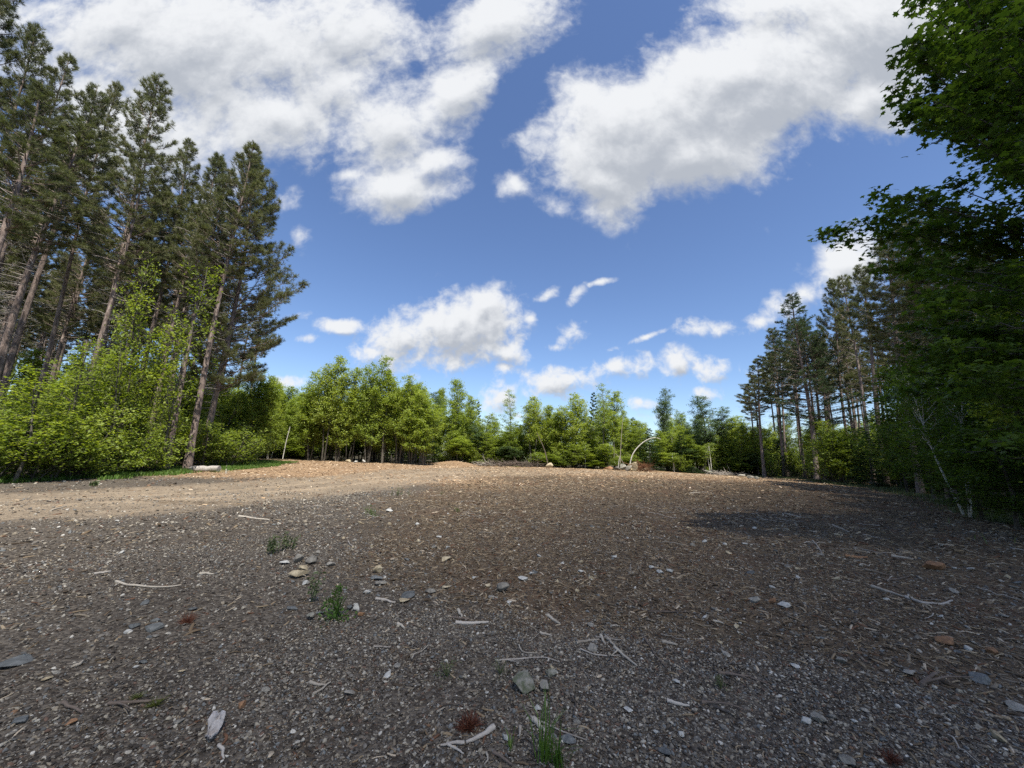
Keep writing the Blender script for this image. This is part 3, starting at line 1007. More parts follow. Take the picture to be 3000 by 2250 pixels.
# notable pines of the right stand
place_pine(PINES[1], 2240, 49, 1055, 'leftmost red pine of the right stand, with a round dark crown over a bare trunk', wd=1.1)
place_pine(PINES[0], 2300, 48, 960, 'second red pine from the left in the right stand, in front of the tree gap', wd=.95)
x, y, z = base(2395, 42)
used_spots.append((x, y))
put(WHITE, x, y, z - .05, tall(x, y, 862) / 22, 1.35, 2.6, 'broad white pine with soft pale green boughs and one long limb reaching left', 'tree')
x, y, z = base(2418, 43)
put(WHITE, x, y, z - .05, tall(x, y, 930) / 22, 1.0, .6, 'white pine with a crooked dark stem touching the larger white pine on its right side', 'tree')
place_pine(PINES[3], 2360, 50, 930, 'red pine seen through the gap just left of the large white pine', wd=.9)
place_pine(PINES[2], 2500, 42, 826, 'red pine with a blunt full top immediately right of the large white pine', wd=.9)
place_pine(PINES[3], 2600, 33, 775, 'red pine with a pale trunk and curled bare limbs, tallest left of the maple', wd=1.0)
place_pine(PINES[3], 2560, 38, 800, 'red pine with a dark trunk between the blunt topped and the pale trunked ones', wd=.95)
place_pine(PINES[1], 2700, 25.5, 690, 'red pine whose grey trunk foot shows beside the rusty mounded stone', wd=1.0)
place_pine(PINES[0], 2790, 22.5, 650, 'tall red pine standing behind the maple boughs on the right', wd=1.1)
place_pine(PINES[4], 2930, 19.5, 640, 'red pine mostly covered by the maple at the right border', wd=1.1)
cnt = 0
for _ in range(5000):
    x, y = rnd.uniform(27, 78), rnd.uniform(17, 64)
    if x < edge_x(EDGE_R, y) + 1.8 or not free(x, y, 3.2) or not in_view(x, y, 0, 20):
        continue
    used_spots.append((x, y))
    hh = rnd.uniform(.8, .92)
    u, v = to_px((x, y, 24 * hh))
    for _k in range(40):
        u, v = to_px((x, y, 24 * hh + .3))
        if v > np.interp(u, [2100, 2200, 2300, 2400, 2550, 2700, 2900, 3000], [1300, 1100, 960, 860, 800, 720, 680, 640]) or hh < .3:
            break
        hh *= .97
    if hh < .45:
        continue
    put(rnd.choice(PINE_THIN + [PINES[3], PINES[1]]), x, y, hz(x, y) - .05, hh, rnd.uniform(.85, 1.05), rnd.uniform(0, 6.28),
        'one of the many dark red pines packed inside the right stand behind its front trunks', 'tree', 'red pines inside the right stand')
    cnt += 1
    if cnt > 60:
        break
print('right pines', cnt)

# ---- young trees across the clearing
YNG = [hardwood(200, 12, .22, 1.7, 1, 'leaf_young', shape='oval', limbs=60), hardwood(201, 12, .30, 1.5, 2, 'leaf_young', limbs=64, shape='oval'),
       hardwood(202, 12, .16, 1.9, 3, 'leaf_young', limbs=70, shape='oval', spread=.8), hardwood(203, 12, .35, 1.6, 1, 'leaf_young', limbs=50, shape='top', up=.9),
       hardwood(204, 12, .10, 1.4, 2, 'leaf_young', limbs=70, shape='cone', up=1.1, ls=.13), hardwood(205, 12, .12, 2.1, 2, 'leaf_lime', limbs=64, shape='wide', up=.8, ls=.16), hardwood(206, 12, .06, 1.5, 1, 'leaf_young', limbs=76, shape='oval', up=.7, ls=.14, lean=.04)]
LIME = [hardwood(210, 9, .12, 1.7, 2, 'leaf_lime', limbs=52, shape='oval', ls=.14, name='young_maple_tree'), hardwood(211, 9, .2, 1.8, 1, 'leaf_lime', limbs=46, shape='wide', ls=.14, up=.5, name='young_maple_tree')]
SAP = [hardwood(212, 8, .12, 1.8, 2, 'leaf_lime', limbs=32, shape='oval', ls=.15, per=6, name='sapling', tilt=.6, twl=.5), hardwood(213, 8, .16, 1.9, 1, 'leaf_lime', limbs=28, shape='wide', ls=.16, per=6, up=.45, name='sapling', tilt=.55, twl=.5), hardwood(214, 8, .10, 1.5, 3, 'leaf_young', limbs=34, shape='cone', ls=.14, per=7, up=.7, name='sapling', tilt=.7, twl=.5)]
ASPEN = [hardwood(220, 14, .35, 1.9, 1, 'leaf_aspen', limbs=56, shape='oval', ls=.14, bark='bark_grey', rad=.09, name='aspen_tree'), hardwood(221, 14, .45, 1.8, 2, 'leaf_aspen', limbs=56, shape='top', ls=.14, rad=.09, name='aspen_tree')]
BIRCH = [hardwood(230, 10, .45, 1.2, 1, 'leaf_young', limbs=26, shape='oval', bark='bark_birch', rad=.05, per=10, name='birch_tree'), hardwood(231, 10, .5, 1.1, 2, 'leaf_young', limbs=26, shape='oval', bark='bark_birch', rad=.045, per=10, name='birch_tree')]
OPEN = hardwood(240, 13, .45, 1.6, 1, 'leaf_young', limbs=36, shape='cone', up=.55, per=9, ls=.14)
FIRS = [fir(250, 6, 1.3), fir(251, 6, 1.6)]
BUSH = [hardwood(260, 3.4, .02, 1.35, 4, 'leaf_lime', limbs=26, shape='oval', ls=.15, per=6, rad=.022, spread=1.1, name='bush', up=.6, tilt=.7),
        hardwood(261, 3.4, .02, 1.4, 4, 'leaf_young', limbs=26, shape='cone', ls=.15, per=7, rad=.022, spread=1.1, name='bush', up=.7, tilt=.8)]

def place(prs, Hp, u, Yd, vtop, label, cat='tree', group=None, wd=1.0, tilt=(0, 0), rz=None):
    x, y, z = base(u, Yd)
    h = tall(x, y, vtop)
    pr = prs if isinstance(prs[0], bpy.types.Object) else rnd.choice(prs)
    return put(pr, x, y, z - .03, h / Hp, wd, rnd.uniform(0, 6.28) if rz is None else rz, label, cat, group, tilt)

# the dense clump in front, left of the middle: stems column, depth, top row
clump = [(905, 47, 1090, 'leftmost young tree at the corner of the dense clump left of the middle'),
         (945, 45, 1045, 'tallest spiky topped young tree at the left end of the dense clump'),
         (985, 46, 1085, 'young tree just right of the tallest spiky one in the dense clump'),
         (1030, 46, 1085, 'young tree filling the dip between the two highest tops of the dense clump'),
         (1075, 45, 1048, 'second highest pointed young tree in the dense clump above the pale boulders'),
         (1120, 46, 1085, 'young tree on the right shoulder of the clump top above the pale boulders'),
         (1165, 46, 1125, 'slender young tree with a narrow pointed top, right half of the dense clump'),
         (1205, 45.5, 1105, 'round topped young tree at the right side of the dense clump'),
         (1240, 45, 1180, 'low tree whose leaves hang nearly to the ground, right end of the clump')]
for k, (u, Yd, vt, lb) in enumerate(clump):
    place(YNG[[2, 1, 2, 0, 2, 1, 1, 2, 2][k]], 12, u, Yd, vt, lb, wd=1.35)
for k in range(20):
    u = rnd.uniform(890, 1240)
    place(rnd.choice(YNG[:3]), 12, u, rnd.uniform(46.5, 52), rnd.uniform(1120, 1210), 'one of the slim stems crowded inside the dense clump of young trees', group='stems inside the dense clump', wd=1.2)

# trees that can be told apart along the far edge
named = [
    (ASPEN[0], 14, 1265, 55, 1150, 'tall young tree standing free just right of the dense clump', 1.0),
    (YNG[0], 12, 1325, 54, 1112, 'broad feathery topped tree, highest between the dense clump and the bare mound of chips', 1.5),
    (YNG[3], 12, 1375, 56, 1165, 'young tree stepping down right of the broad feathery topped one', 1.2),
    (LIME[1], 9, 1425, 56, 1215, 'lime green tree in the low dip of the far edge above the mound of chips', 1.2),
    (OPEN, 13, 1488, 57, 1145, 'open airy pointed tree with sky showing through, standing above its neighbours left of the middle', 1.2),
    (YNG[1], 12, 1560, 55, 1162, 'rounded leafy tree right of the open airy pointed one', 1.4),
    (YNG[0], 12, 1618, 56, 1190, 'bushy tree between the rounded leafy one and the flat topped one', 1.3),
    (YNG[2], 12, 1682, 55, 1152, 'broad flat topped dark tree in the middle of the far edge', 1.5),
    (OPEN, 13, 1765, 54, 1128, 'twin pointed conifer-like tree with a bare lower trunk, highest of the far edge centre', 1.35),
    (YNG[3], 12, 1800, 55, 1152, 'tree leaning its crown over the pale dead pole, right of the twin pointed one', 1.5),
    (ASPEN[1], 14, 1955, 58, 1142, 'aspen with a rounded silver green head above the arched white sapling', 1.25),
    (ASPEN[0], 14, 2066, 55, 1163, 'silvery aspen with a long left slope, tallest before the right pine stand', 1.5),
    (ASPEN[1], 14, 2115, 56, 1198, 'shorter silvery aspen on the right flank of the tallest one', 1.3),
    (YNG[1], 12, 2165, 56, 1225, 'dark small crowned tree in the sky gap before the right pine stand', 1.1),
    (YNG[0], 12, 1870, 57, 1232, 'low bushy tree behind the top of the arched white sapling', 1.2),
    (YNG[2], 12, 725, 54, 1185, 'loose bright tree nearest the left pine stand on the far edge', 1.4),
    (YNG[0], 12, 800, 55, 1128, 'pale feathery tree between the left pine stand and the dense clump', 1.3),
    (YNG[1], 12, 860, 54, 1150, 'tree touching the left side of the dense clump from behind', 1.3),
]
for pr, Hp, u, Yd, vt, lb, wd in named:
    place(pr, Hp, u, Yd, vt, lb, wd=wd)
place(FIRS, 6, 1905, 53, 1255, 'pointed young fir just right of the arched white sapling', wd=1.5)
place(FIRS, 6, 2000, 54, 1265, 'slim dark fir standing before the silvery aspens', wd=1.3)
place(FIRS, 6, 1740, 60, 1150, 'dark fir spire poking up left beside the twin pointed tree', wd=1.4)

def top_line(u):
    return np.interp(u, [600, 700, 760, 880, 1240, 1300, 1400, 1450, 1550, 1640, 1720, 1800, 1850, 1900, 2050, 2150, 2300, 2600], [1180, 1170, 1145, 1130, 1150, 1140, 1180, 1215, 1195, 1190, 1190, 1185, 1210, 1215, 1210, 1220, 1215, 1190])
for row, (Yd, dv, n) in enumerate([(53, 80, 48), (55.5, 40, 40), (57.5, 20, 50), (62, 8, 50), (68, -4, 40), (78, 30, 30), (92, 55, 24)]):
    for k in range(n):
        u = 560 + (k + rnd.uniform(0, 1)) * ((1750 if row < 4 else 2200) / n)
        yd = Yd + rnd.uniform(-1.2, 1.2)
        if 880 < u < 1250 and row == 0:
            continue
        vt = top_line(u) + dv + rnd.uniform(-8, 60) * (1.6 if row < 2 else 1)
        q = rnd.random()
        if q < .36:
            pr, Hp, lb, gp = rnd.choice(YNG), 12, 'one of the mid green young hardwoods filling the far edge of the clearing', 'young hardwoods along the far edge'
        elif q < .70:
            pr, Hp, lb, gp = rnd.choice(LIME), 9, 'one of the lime green young trees filling the far edge of the clearing', 'lime green trees along the far edge'
        elif q < .84:
            pr, Hp, lb, gp = rnd.choice(BIRCH), 10, 'one of the thin pale stemmed birches filling the far edge of the clearing', 'pale stemmed birches along the far edge'
        elif q < .93:
            pr, Hp, lb, gp = rnd.choice(FIRS), 6, 'one of the small dark firs mixed into the far edge of the clearing', 'small firs along the far edge'
        else:
            pr, Hp, lb, gp = rnd.choice(ASPEN), 14, 'one of the plain aspens mixed into the far edge of the clearing', 'aspens along the far edge'
        place(pr, Hp, u, yd, vt, lb, group=gp, wd=rnd.uniform(.95, 1.45), tilt=(rnd.uniform(-.05, .05), rnd.uniform(-.05, .05)))
for _ in range(70):
    x, y = rnd.uniform(-44, -25), rnd.uniform(31, 56)
    if x > edge_x(EDGE_L, y) - 1.5 or not in_view(x, y, 0, 6):
        continue
    put(rnd.choice(YNG[:3] + LIME), x, y, hz(x, y), rnd.uniform(.55, .85), rnd.uniform(1, 1.3), rnd.uniform(0, 6.28), 'one of the young hardwoods growing behind the right end of the left pine stand', 'tree', 'young hardwoods behind the left stand')
for k in range(46):
    u = 600 + (k + rnd.uniform(0, 1)) * (1900 / 46)
    place(BUSH, 3.4, u, rnd.uniform(60, 72), rnd.uniform(1270, 1315), 'one of the leafy bushes half seen between the stems deep behind the clearing', 'bush', 'bushes deep behind the clearing', wd=rnd.uniform(1.3, 2.0))
# low brush at the foot of the far edge
for k in range(16):
    u = 660 + (k + rnd.uniform(0, 1)) * (1560 / 16)
    if 880 < u < 1250:
        continue
    place(BUSH, 3.4, u, rnd.uniform(53, 55), rnd.uniform(1310, 1338), 'one of the low leafy bushes at the foot of the far edge of the clearing', 'bush', 'low bushes along the far edge', wd=rnd.uniform(.8, 1.2))

# ---- understory before the left pines
left_named = [
    (SAP[0], 8, 330, 21.0, 880, 'tall bright green sapling climbing in front of the tallest pointed red pine', 1.0),
    (SAP[1], 8, 470, 23.5, 770, 'highest lime green maple sapling before the left pines, left of the pale branch stub', 1.05),
    (SAP[0], 8, 270, 20.5, 770, 'lime green sapling with leaves up beside the pale bark patch', .75),
    (SAP[1], 8, 400, 22.0, 960, 'lime sapling between the two tall bright green ones', 1.0),
    (SAP[0], 8, 150, 18.2, 1010, 'bright green sapling in the bushes under the slim grey barked pine', 1.0),
    (SAP[1], 8, 40, 16.2, 1075, 'lime bush-like sapling at the left border below the pinkish barked pine', 1.0),
]
for pr, Hp, u, Yd, vt, lb, wd in left_named:
    place(pr, Hp, u, Yd, vt, lb, wd=wd)
k = 0
for (u, Yd, vt) in [(-40, 15.4, 1120), (40, 15.6, 1180), (90, 16.4, 1150), (150, 17.2, 1220), (210, 18.0, 1130), (255, 18.8, 1220), (300, 19.8, 1160), (345, 20.8, 1230), (390, 21.6, 1180), (430, 22.6, 1220), (20, 17.5, 1080), (120, 19, 1100),
                    (500, 27.3, 1180), (590, 27.5, 1235), (625, 28.5, 1250), (60, 20.5, 1010), (450, 26, 1130), (300, 23.5, 1040), (560, 30, 1170)]:
    if k % 5 in (1, 3):
        place(SAP[k % 3], 8, u, Yd, vt - rnd.choice([0, 60, 120]), 'one of the upright lime green saplings mixed into the bushes before the left pines', 'sapling', 'saplings among the left bushes', wd=rnd.uniform(.75, 1.0), tilt=(rnd.uniform(-.08, .08), rnd.uniform(-.08, .08)))
    else:
        place(BUSH[k % 2], 3.4, u, Yd, vt + rnd.choice([10, 50, 90]), 'one of the leafy green bushes crowding the foot of the left pine stand', 'bush', 'bushes at the foot of the left stand', wd=rnd.uniform(.9, 1.3), tilt=(rnd.uniform(-.1, .1), rnd.uniform(-.1, .1)))
    k += 1
place(BUSH[0], 3.4, 672, 29.5, 1240, 'bright sunlit bush bulging past the pine trunks right of the grey log', 'bush', wd=1.25)
place(BUSH[0], 3.4, 715, 31.5, 1270, 'small yellow green bush at the tip of the left understory', 'bush', wd=.9)
for _ in range(60):
    x, y = rnd.uniform(-60, -23), rnd.uniform(17, 46)
    if x > edge_x(EDGE_L, y) - 2.5 or not in_view(x, y, 0, 4):
        continue
    put(rnd.choice(BUSH), x, y, hz(x, y), rnd.uniform(.8, 1.5), rnd.uniform(1.0, 1.6), rnd.uniform(0, 6.28), 'one of the leafy green bushes growing among the trunks deep in the left pine stand', 'bush', 'bushes deep in the left stand')

# ---- understory on the right: firs, bushes and slim hardwoods
right_named = [
    (BUSH[1], 3.4, 2450, 37, 1270, 'round leafy bush at the foot of the white pine on the right', 1.6),
    (LIME[0], 9, 2480, 36, 1255, 'pale green leafy sapling right of the white pine trunks', 1.3),
    (FIRS[0], 6, 2560, 33, 1270, 'dark fir right of the pale green leafy sapling', 1.5),
]
for pr, Hp, u, Yd, vt, lb, wd in right_named:
    place(pr, Hp, u, Yd, vt, lb, wd=wd)
for _ in range(900):
    x, y = rnd.uniform(13, 60), rnd.uniform(9, 62)
    ex = edge_x(EDGE_R, y)
    if x < ex + .8 or not in_view(x, y, 0, 3) or not free(x, y, 1.3):
        continue
    if x > ex + 12 and rnd.random() < .6:
        continue
    used_spots.append((x, y))
    q = rnd.random()
    if q < .45:
        put(rnd.choice(FIRS), x, y, hz(x, y), rnd.uniform(.35, .95), rnd.uniform(.9, 1.4), rnd.uniform(0, 6.28), 'one of the dark young firs growing beneath the right pine stand', 'tree', 'young firs under the right stand')
    elif q < .75:
        put(BUSH[1], x, y, hz(x, y), rnd.uniform(.5, 1.2), rnd.uniform(.8, 1.2), rnd.uniform(0, 6.28), 'one of the shaded green bushes growing beneath the right pine stand', 'bush', 'bushes under the right stand')
    else:
        put(rnd.choice(YNG[:3]), x, y, hz(x, y), rnd.uniform(.35, .6), rnd.uniform(.9, 1.2), rnd.uniform(0, 6.28), 'one of the slim shaded hardwoods growing beneath the right pine stand', 'tree', 'slim hardwoods under the right stand')
    if sum(1 for o in C.objects if o.get('group') in ('young firs under the right stand', 'bushes under the right stand', 'slim hardwoods under the right stand')) > 110:
        break

# ---- the big maple over the right border
def big_maple():
    rg = rs(77)
    tr, cr = MB(), MB()
    bx, by = 15.6, 8.6
    bz = hz(bx, by)
    P = np.stack([np.linspace(0, -1.2, 9), np.linspace(0, .4, 9), np.linspace(0, 16, 9)], -1) + np.array([bx, by, bz])
    tube(tr, P, np.linspace(.24, .05, 9), 10)
    sil = [(-150, 2660), (0, 2690), (60, 2650), (110, 2655), (160, 2670), (230, 2665), (300, 2640), (350, 2680), (400, 2880), (480, 2870), (560, 2640), (620, 2540), (680, 2440), (720, 2470), (780, 2600), (850, 2670), (960, 2665), (1050, 2650), (1120, 2640), (1180, 2600), (1240, 2700), (1320, 2720), (1400, 2800)]
    sv, su = [a for a, _ in sil], [b for _, b in sil]
    ends = [(2415, 684, 10.5), (2460, 706, 10.4), (2500, 655, 10.6), (2575, 575, 10.8), (2616, 275, 10.2), (2655, 350, 10.2), (2690, 15, 9.5), (2660, 160, 9.8), (2710, 190, 9.8), (2645, 960, 11), (2630, 1010, 11), (2650, 1090, 11.4), (2570, 1170, 13), (2590, 790, 10.8), (2560, 745, 10.6), (2600, 640, 10.4), (2655, 850, 11), (2700, 300, 10)]
    for _ in range(120):
        v = rg.uniform(-150, 1330)
        u = np.interp(v, sv, su) + 30 + abs(rg.normal()) * 190
        ends.append((u, v, rg.uniform(9.0, 13.0)))
    SA, SB, S0, S1, LC = [], [], [], [], []
    for (u, v, dist) in ends:
        d = ray(u, v)
        e = np.array([0, 0, EYE]) + d * dist / np.linalg.norm(d) * 1.25
        if e[2] < .6:
            continue
        zs = min(15.5, max(1.2, e[2] * .88 - .8))
        p0 = np.array([np.interp(zs, P[:, 2], P[:, q]) for q in range(3)])
        L = np.linalg.norm(e - p0)
        s = np.linspace(0, 1, 8)[:, None]
        pp = p0 + (e - p0) * s + np.array([0, 0, 1.]) * (np.sin(s * math.pi) * .07 * L) + rg.normal(size=(8, 3)) * .03 * L * np.sin(s * math.pi)
        q = np.linspace(.045, .005, 8)
        SA.append(pp[:-1]); SB.append(pp[1:]); S0.append(q[:-1]); S1.append(q[1:])
        nt_ = int(10 + L * 2.6)
        s = 1 - rg.uniform(0, 1, nt_) ** 1.3 * .75
        s[0] = 1
        idx = s * 7
        i0 = np.minimum(idx.astype(int), 6)
        fr = (idx - i0)[:, None]
        B0 = pp[i0] * (1 - fr) + pp[i0 + 1] * fr
        dirn = unit(pp[i0 + 1] - pp[i0])
        lat = unit(np.cross(dirn, [0, 0, 1.])) * rg.choice([-1, 1], nt_)[:, None]
        td = unit(dirn * .8 + lat * rg.uniform(.2, 1, (nt_, 1)) + rg.normal(size=(nt_, 3)) * .15)
        T1 = B0 + td * (.25 + .75 * (1 - s) * rg.uniform(.5, 1, nt_))[:, None]
        SA.append(B0); SB.append(T1); S0.append(np.full(nt_, .008)); S1.append(np.full(nt_, .003))
        per = 9
        q = rg.uniform(.15, 1.1, (nt_, per, 1))
        cc = B0[:, None] + (T1 - B0)[:, None] * q + rg.normal(size=(nt_, per, 3)) * np.array([.11, .11, .06])
        LC.append(cc.reshape(-1, 3))
    O = np.array([bx, by, bz])
    prisms(tr, np.concatenate(SA), np.concatenate(SB), np.concatenate(S0), np.concatenate(S1), 0)
    mapleleaves(cr, np.concatenate(LC), .15, rg)
    for m_ in (tr, cr):
        m_.v = [v_ - O.astype(np.float32) for v_ in m_.v]
    pr = proto('maple_tree', [('trunk', tr.mesh('trunk', [MT['bark_grey']], True)), ('crown', cr.mesh('crown', [MT['leaf_maple']]))])
    put(pr, bx, by, bz, 1, 1, 0, 'large dark green maple whose leafy boughs hang into the view over the right border', 'tree')
big_maple()
MAP = hardwood(300, 7, .12, 2.2, 1, 'leaf_maple', ls=.16, per=12, limbs=60, shape='wide', up=.35, rad=.06, name='maple_tree', tilt=.4)
for u, Yd, vt, lb, wd in [(2905, 15.5, 1050, 'young maple with flat leafy layers below the big maple at the right border', 1.0), (2790, 18.5, 1090, 'young maple behind the pale multi-stemmed birch', 1.1), (3010, 13.0, 1000, 'young maple cut by the right border under the big maple', 1.0),
                          (2880, 13.6, 1290, 'low maple sapling in front of the dark wood near the right border', .8), (2980, 11.8, 1250, 'low maple sapling at the very right border', .8), (2740, 22, 1050, 'young maple right of the grey pine trunk foot', 1.2), (2660, 27, 1080, 'young maple left of the grey pine trunk foot', 1.3)]:
    place(MAP, 7, u, Yd, vt, lb, wd=wd)

# pale multi-stemmed birch at the right edge
# trees standing beyond the right border, whose shade falls over the right of the clearing
for k, (x, y, hh) in enumerate([(17, 2.5, .8), (21, 5.5, .85), (15.5, -3.5, .75), (20, -1, .85), (24, 1.5, .9), (13.5, -8, .75), (18.5, -7, .85), (27, 6, .85)]):
    put(PINES[k % 5] if k % 2 else YNG[k % 3], x, y, hz(x, y) - .05, hh * (1 if k % 2 else 1.45), 1.3, k * 1.3, 'one of the trees standing beyond the right border beside the large maple', 'tree', 'trees beyond the right border')
x, y, z = base(2838, 14.6)
BSTEM = hardwood(310, 7, .45, 1.6, 3, 'leaf_maple', bark='bark_birch', ls=.13, limbs=40, rad=.04, spread=1.5, name='birch_tree')
place(BSTEM, 7, 2838, 14.6, 1010, 'pale barked birch with three bare lower stems at the right edge of the clearing', wd=.8)

# ------------------------------------------------------------------ stones, wood and weeds on the ground
def rock_mesh(seed, mats, flat=.55, cuts=15, sub=3, elong=1.3, rough=.05, name='rock'):
    rg = rs(seed)
    V, Fc = ico(sub)
    V = V * np.array([elong, 1, 1.0])
    for _ in range(cuts):
        n = unit(rg.normal(size=3))
        d = rg.uniform(.38, .72)
        q = V @ n - d
        V = V - np.maximum(q, 0)[:, None] * n
    nn = sum(np.sin(V @ rg.normal(size=3) * k * 2 + rg.uniform(0, 6)) / k for k in (2, 4, 7, 12))
    V = V * (1 + rough * nn[:, None])
    V = V * np.array([1, 1, flat])
    V = V / np.abs(V[:, :2]).max()
    b = MB()
    b.add(V * .5, Fc)                           # about one metre across, sits around its centre
    return b.mesh(name, mats)

def scatter_mesh_set(prefix, kind, matname, n, seed):
    col_ = bpy.data.collections.new(prefix + '_pieces')
    rg = rs(seed)
    for k in range(n):
        if kind == 'stone':
            me = rock_mesh(seed * 50 + k, [MT[matname]], flat=rg.uniform(.35, .8), cuts=7, sub=1, elong=rg.uniform(1, 1.7), rough=.04, name=prefix)
        else:
            b = MB()
            nseg = 3
            cv = rg.normal() * .12
            wd, th = rg.uniform(.04, .16), rg.uniform(.02, .05)
            if k % 3 == 0:
                wd, th = .035, .035
            xs_ = np.linspace(-.5, .5, nseg + 1)
            P = np.stack([xs_, cv * np.cos(xs_ * 3), .04 * np.sin(xs_ * 4 + k)], -1)
            V = []
            for q, p in enumerate(P):
                ww = wd * (1 - .5 * rg.random()) if q in (0, nseg) else wd
                V += [p + (0, -ww, -th), p + (0, ww, -th), p + (0, ww * .8, th), p + (0, -ww * .8, th)]
            Fc = []
            for q in range(nseg):
                for j in range(4):
                    Fc.append((q * 4 + j, q * 4 + (j + 1) % 4, q * 4 + 4 + (j + 1) % 4, q * 4 + 4 + j))
            Fc += [(3, 2, 1, 0), (nseg * 4, nseg * 4 + 1, nseg * 4 + 2, nseg * 4 + 3)]
            b.add(np.array(V), Fc)
            me = b.mesh(prefix, [MT[matname]])
        ob = bpy.data.objects.new(prefix, me)
        col_.objects.link(ob)
    return col_

def scatter(name, col_, P, S, Rv, label, cat):
    me = bpy.data.meshes.new(name)
    me.vertices.add(len(P))
    me.vertices.foreach_set('co', P.astype(np.float32).ravel())
    a = me.attributes.new('size', 'FLOAT_VECTOR', 'POINT')
    a.data.foreach_set('vector', S.astype(np.float32).ravel())
    a = me.attributes.new('turn', 'FLOAT_VECTOR', 'POINT')
    a.data.foreach_set('vector', Rv.astype(np.float32).ravel())
    ob = link(name, me)
    tag(ob, label, cat, kind='stuff')
    t = bpy.data.node_groups.new(name, 'GeometryNodeTree')
    t.interface.new_socket('Geometry', in_out='INPUT', socket_type='NodeSocketGeometry')
    t.interface.new_socket('Geometry', in_out='OUTPUT', socket_type='NodeSocketGeometry')
    a_, z_ = t.nodes.new('NodeGroupInput'), t.nodes.new('NodeGroupOutput')
    ci = t.nodes.new('GeometryNodeCollectionInfo')
    ci.inputs['Collection'].default_value = col_
    ci.inputs['Separate Children'].default_value = True
    ci.inputs['Reset Children'].default_value = True
    ip = t.nodes.new('GeometryNodeInstanceOnPoints')
    ip.inputs['Pick Instance'].default_value = True
    rv = t.nodes.new('FunctionNodeRandomValue')
    rv.data_type = 'INT'
    rv.inputs[4].default_value = 0
    rv.inputs[5].default_value = len(col_.objects) - 1
    def attr(n):
        q = t.nodes.new('GeometryNodeInputNamedAttribute')
        q.data_type = 'FLOAT_VECTOR'
        q.inputs[0].default_value = n
        return q.outputs[0]
    t.links.new(a_.outputs[0], ip.inputs['Points'])
    t.links.new(ci.outputs[0], ip.inputs['Instance'])
    t.links.new(rv.outputs[2], ip.inputs['Instance Index'])
    er = t.nodes.new('FunctionNodeEulerToRotation')
    t.links.new(attr('turn'), er.inputs[0])
    t.links.new(er.outputs[0], ip.inputs['Rotation'])
    t.links.new(attr('size'), ip.inputs['Scale'])
    t.links.new(ip.outputs[0], z_.inputs[0])
    md = ob.modifiers.new('scatter', 'NODES')
    md.node_group = t
    return ob

def polar(n, r0, r1, rg, a=61):
    r = np.sqrt(rg.uniform(r0 ** 2, r1 ** 2, n))
    th = np.radians(rg.uniform(-a, a, n))
    return r * np.sin(th), r * np.cos(th)

def gather(rings, keep, rg, szf):
    XX, YY, SS = [], [], []
    for n, r0, r1, s0 in rings:
        x, y = polar(n, r0, r1, rg)
        k = rg.random(n) < keep(x, y)
        x, y = x[k], y[k]
        XX.append(x); YY.append(y); SS.append(szf(len(x), s0))
    return np.concatenate(XX), np.concatenate(YY), np.concatenate(SS)

rg = rs(900)
def keep_stone(x, y):
    p, b, wd, f = masks(x, y)
    cl = .25 + 1.1 * vnoise(x, y, .9, 31) * (.4 + 1.1 * vnoise(x, y, .27, 33))
    d3 = np.abs(poly_dist(x, y, TRACK)[0] - .8)
    cl = cl * (1 - .55 * np.exp(-(d3 / .22) ** 2))
    return np.clip(cl * (1 - .85 * p) * (1 - .62 * b) * (1 - wd) * (1 - .85 * f), 0, 1)
x, y, s = gather([(108000, 1.5, 4.5, .0128), (88000, 4.5, 9, .0175), (60000, 9, 18, .030), (22000, 16, 36, .048)], keep_stone, rg, lambda n, s0: s0 * np.exp(np.clip(rg.normal(size=n), -2, 2.1) * .48))
n = len(x)
S = np.stack([s, s * rg.uniform(.6, 1, n), s * rg.uniform(.6, 1.1, n)], -1)
Rv = np.stack([rg.normal(size=n) * .3, rg.normal(size=n) * .3, rg.uniform(0, 6.28, n)], -1)
GST = scatter_mesh_set('gravel_stone', 'stone', 'gravel', 12, 3)
scatter('gravel', GST, np.stack([x, y, hgt(x, y) + s * .12], -1), S * 1.15, Rv, 'loose grey gravel and broken slate covering the near and left ground', 'gravel')
print('gravel', n)

def keep_chip(x, y):
    p, b, wd, f = masks(x, y)
    cl = .25 + 1.3 * vnoise(x, y, .8, 41) * (.4 + 1.1 * vnoise(x, y, .3, 43))
    d3 = np.abs(poly_dist(x, y, TRACK2)[0] - .8)
    cl = cl * (1 - .5 * np.exp(-(d3 / .22) ** 2))
    return np.clip(cl * (.12 + .88 * b) * (1 - .85 * p) * (1 - .8 * wd) * (1 - f), 0, 1)
x, y, s = gather([(34000, 1.9, 4.5, .035), (52000, 4.5, 10, .050), (60000, 10, 22, .085), (52000, 20, 46, .14)], keep_chip, rg, lambda n, s0: s0 * np.exp(np.clip(rg.normal(size=n), -2, 1.7) * .5))
n = len(x)
S = np.stack([s, s * rg.uniform(.5, 1.1, n), s], -1)
Rv = np.stack([rg.normal(size=n) * .3, rg.normal(size=n) * .22, rg.uniform(0, 6.28, n)], -1)
CST = scatter_mesh_set('wood_chip', 'chip', 'chips', 12, 4)
scatter('wood_chips', CST, np.stack([x, y, hgt(x, y) + s * .05], -1), S, Rv, 'shredded brown wood chips and splinters mulching the right half of the clearing', 'wood chips')
print('chips', n)

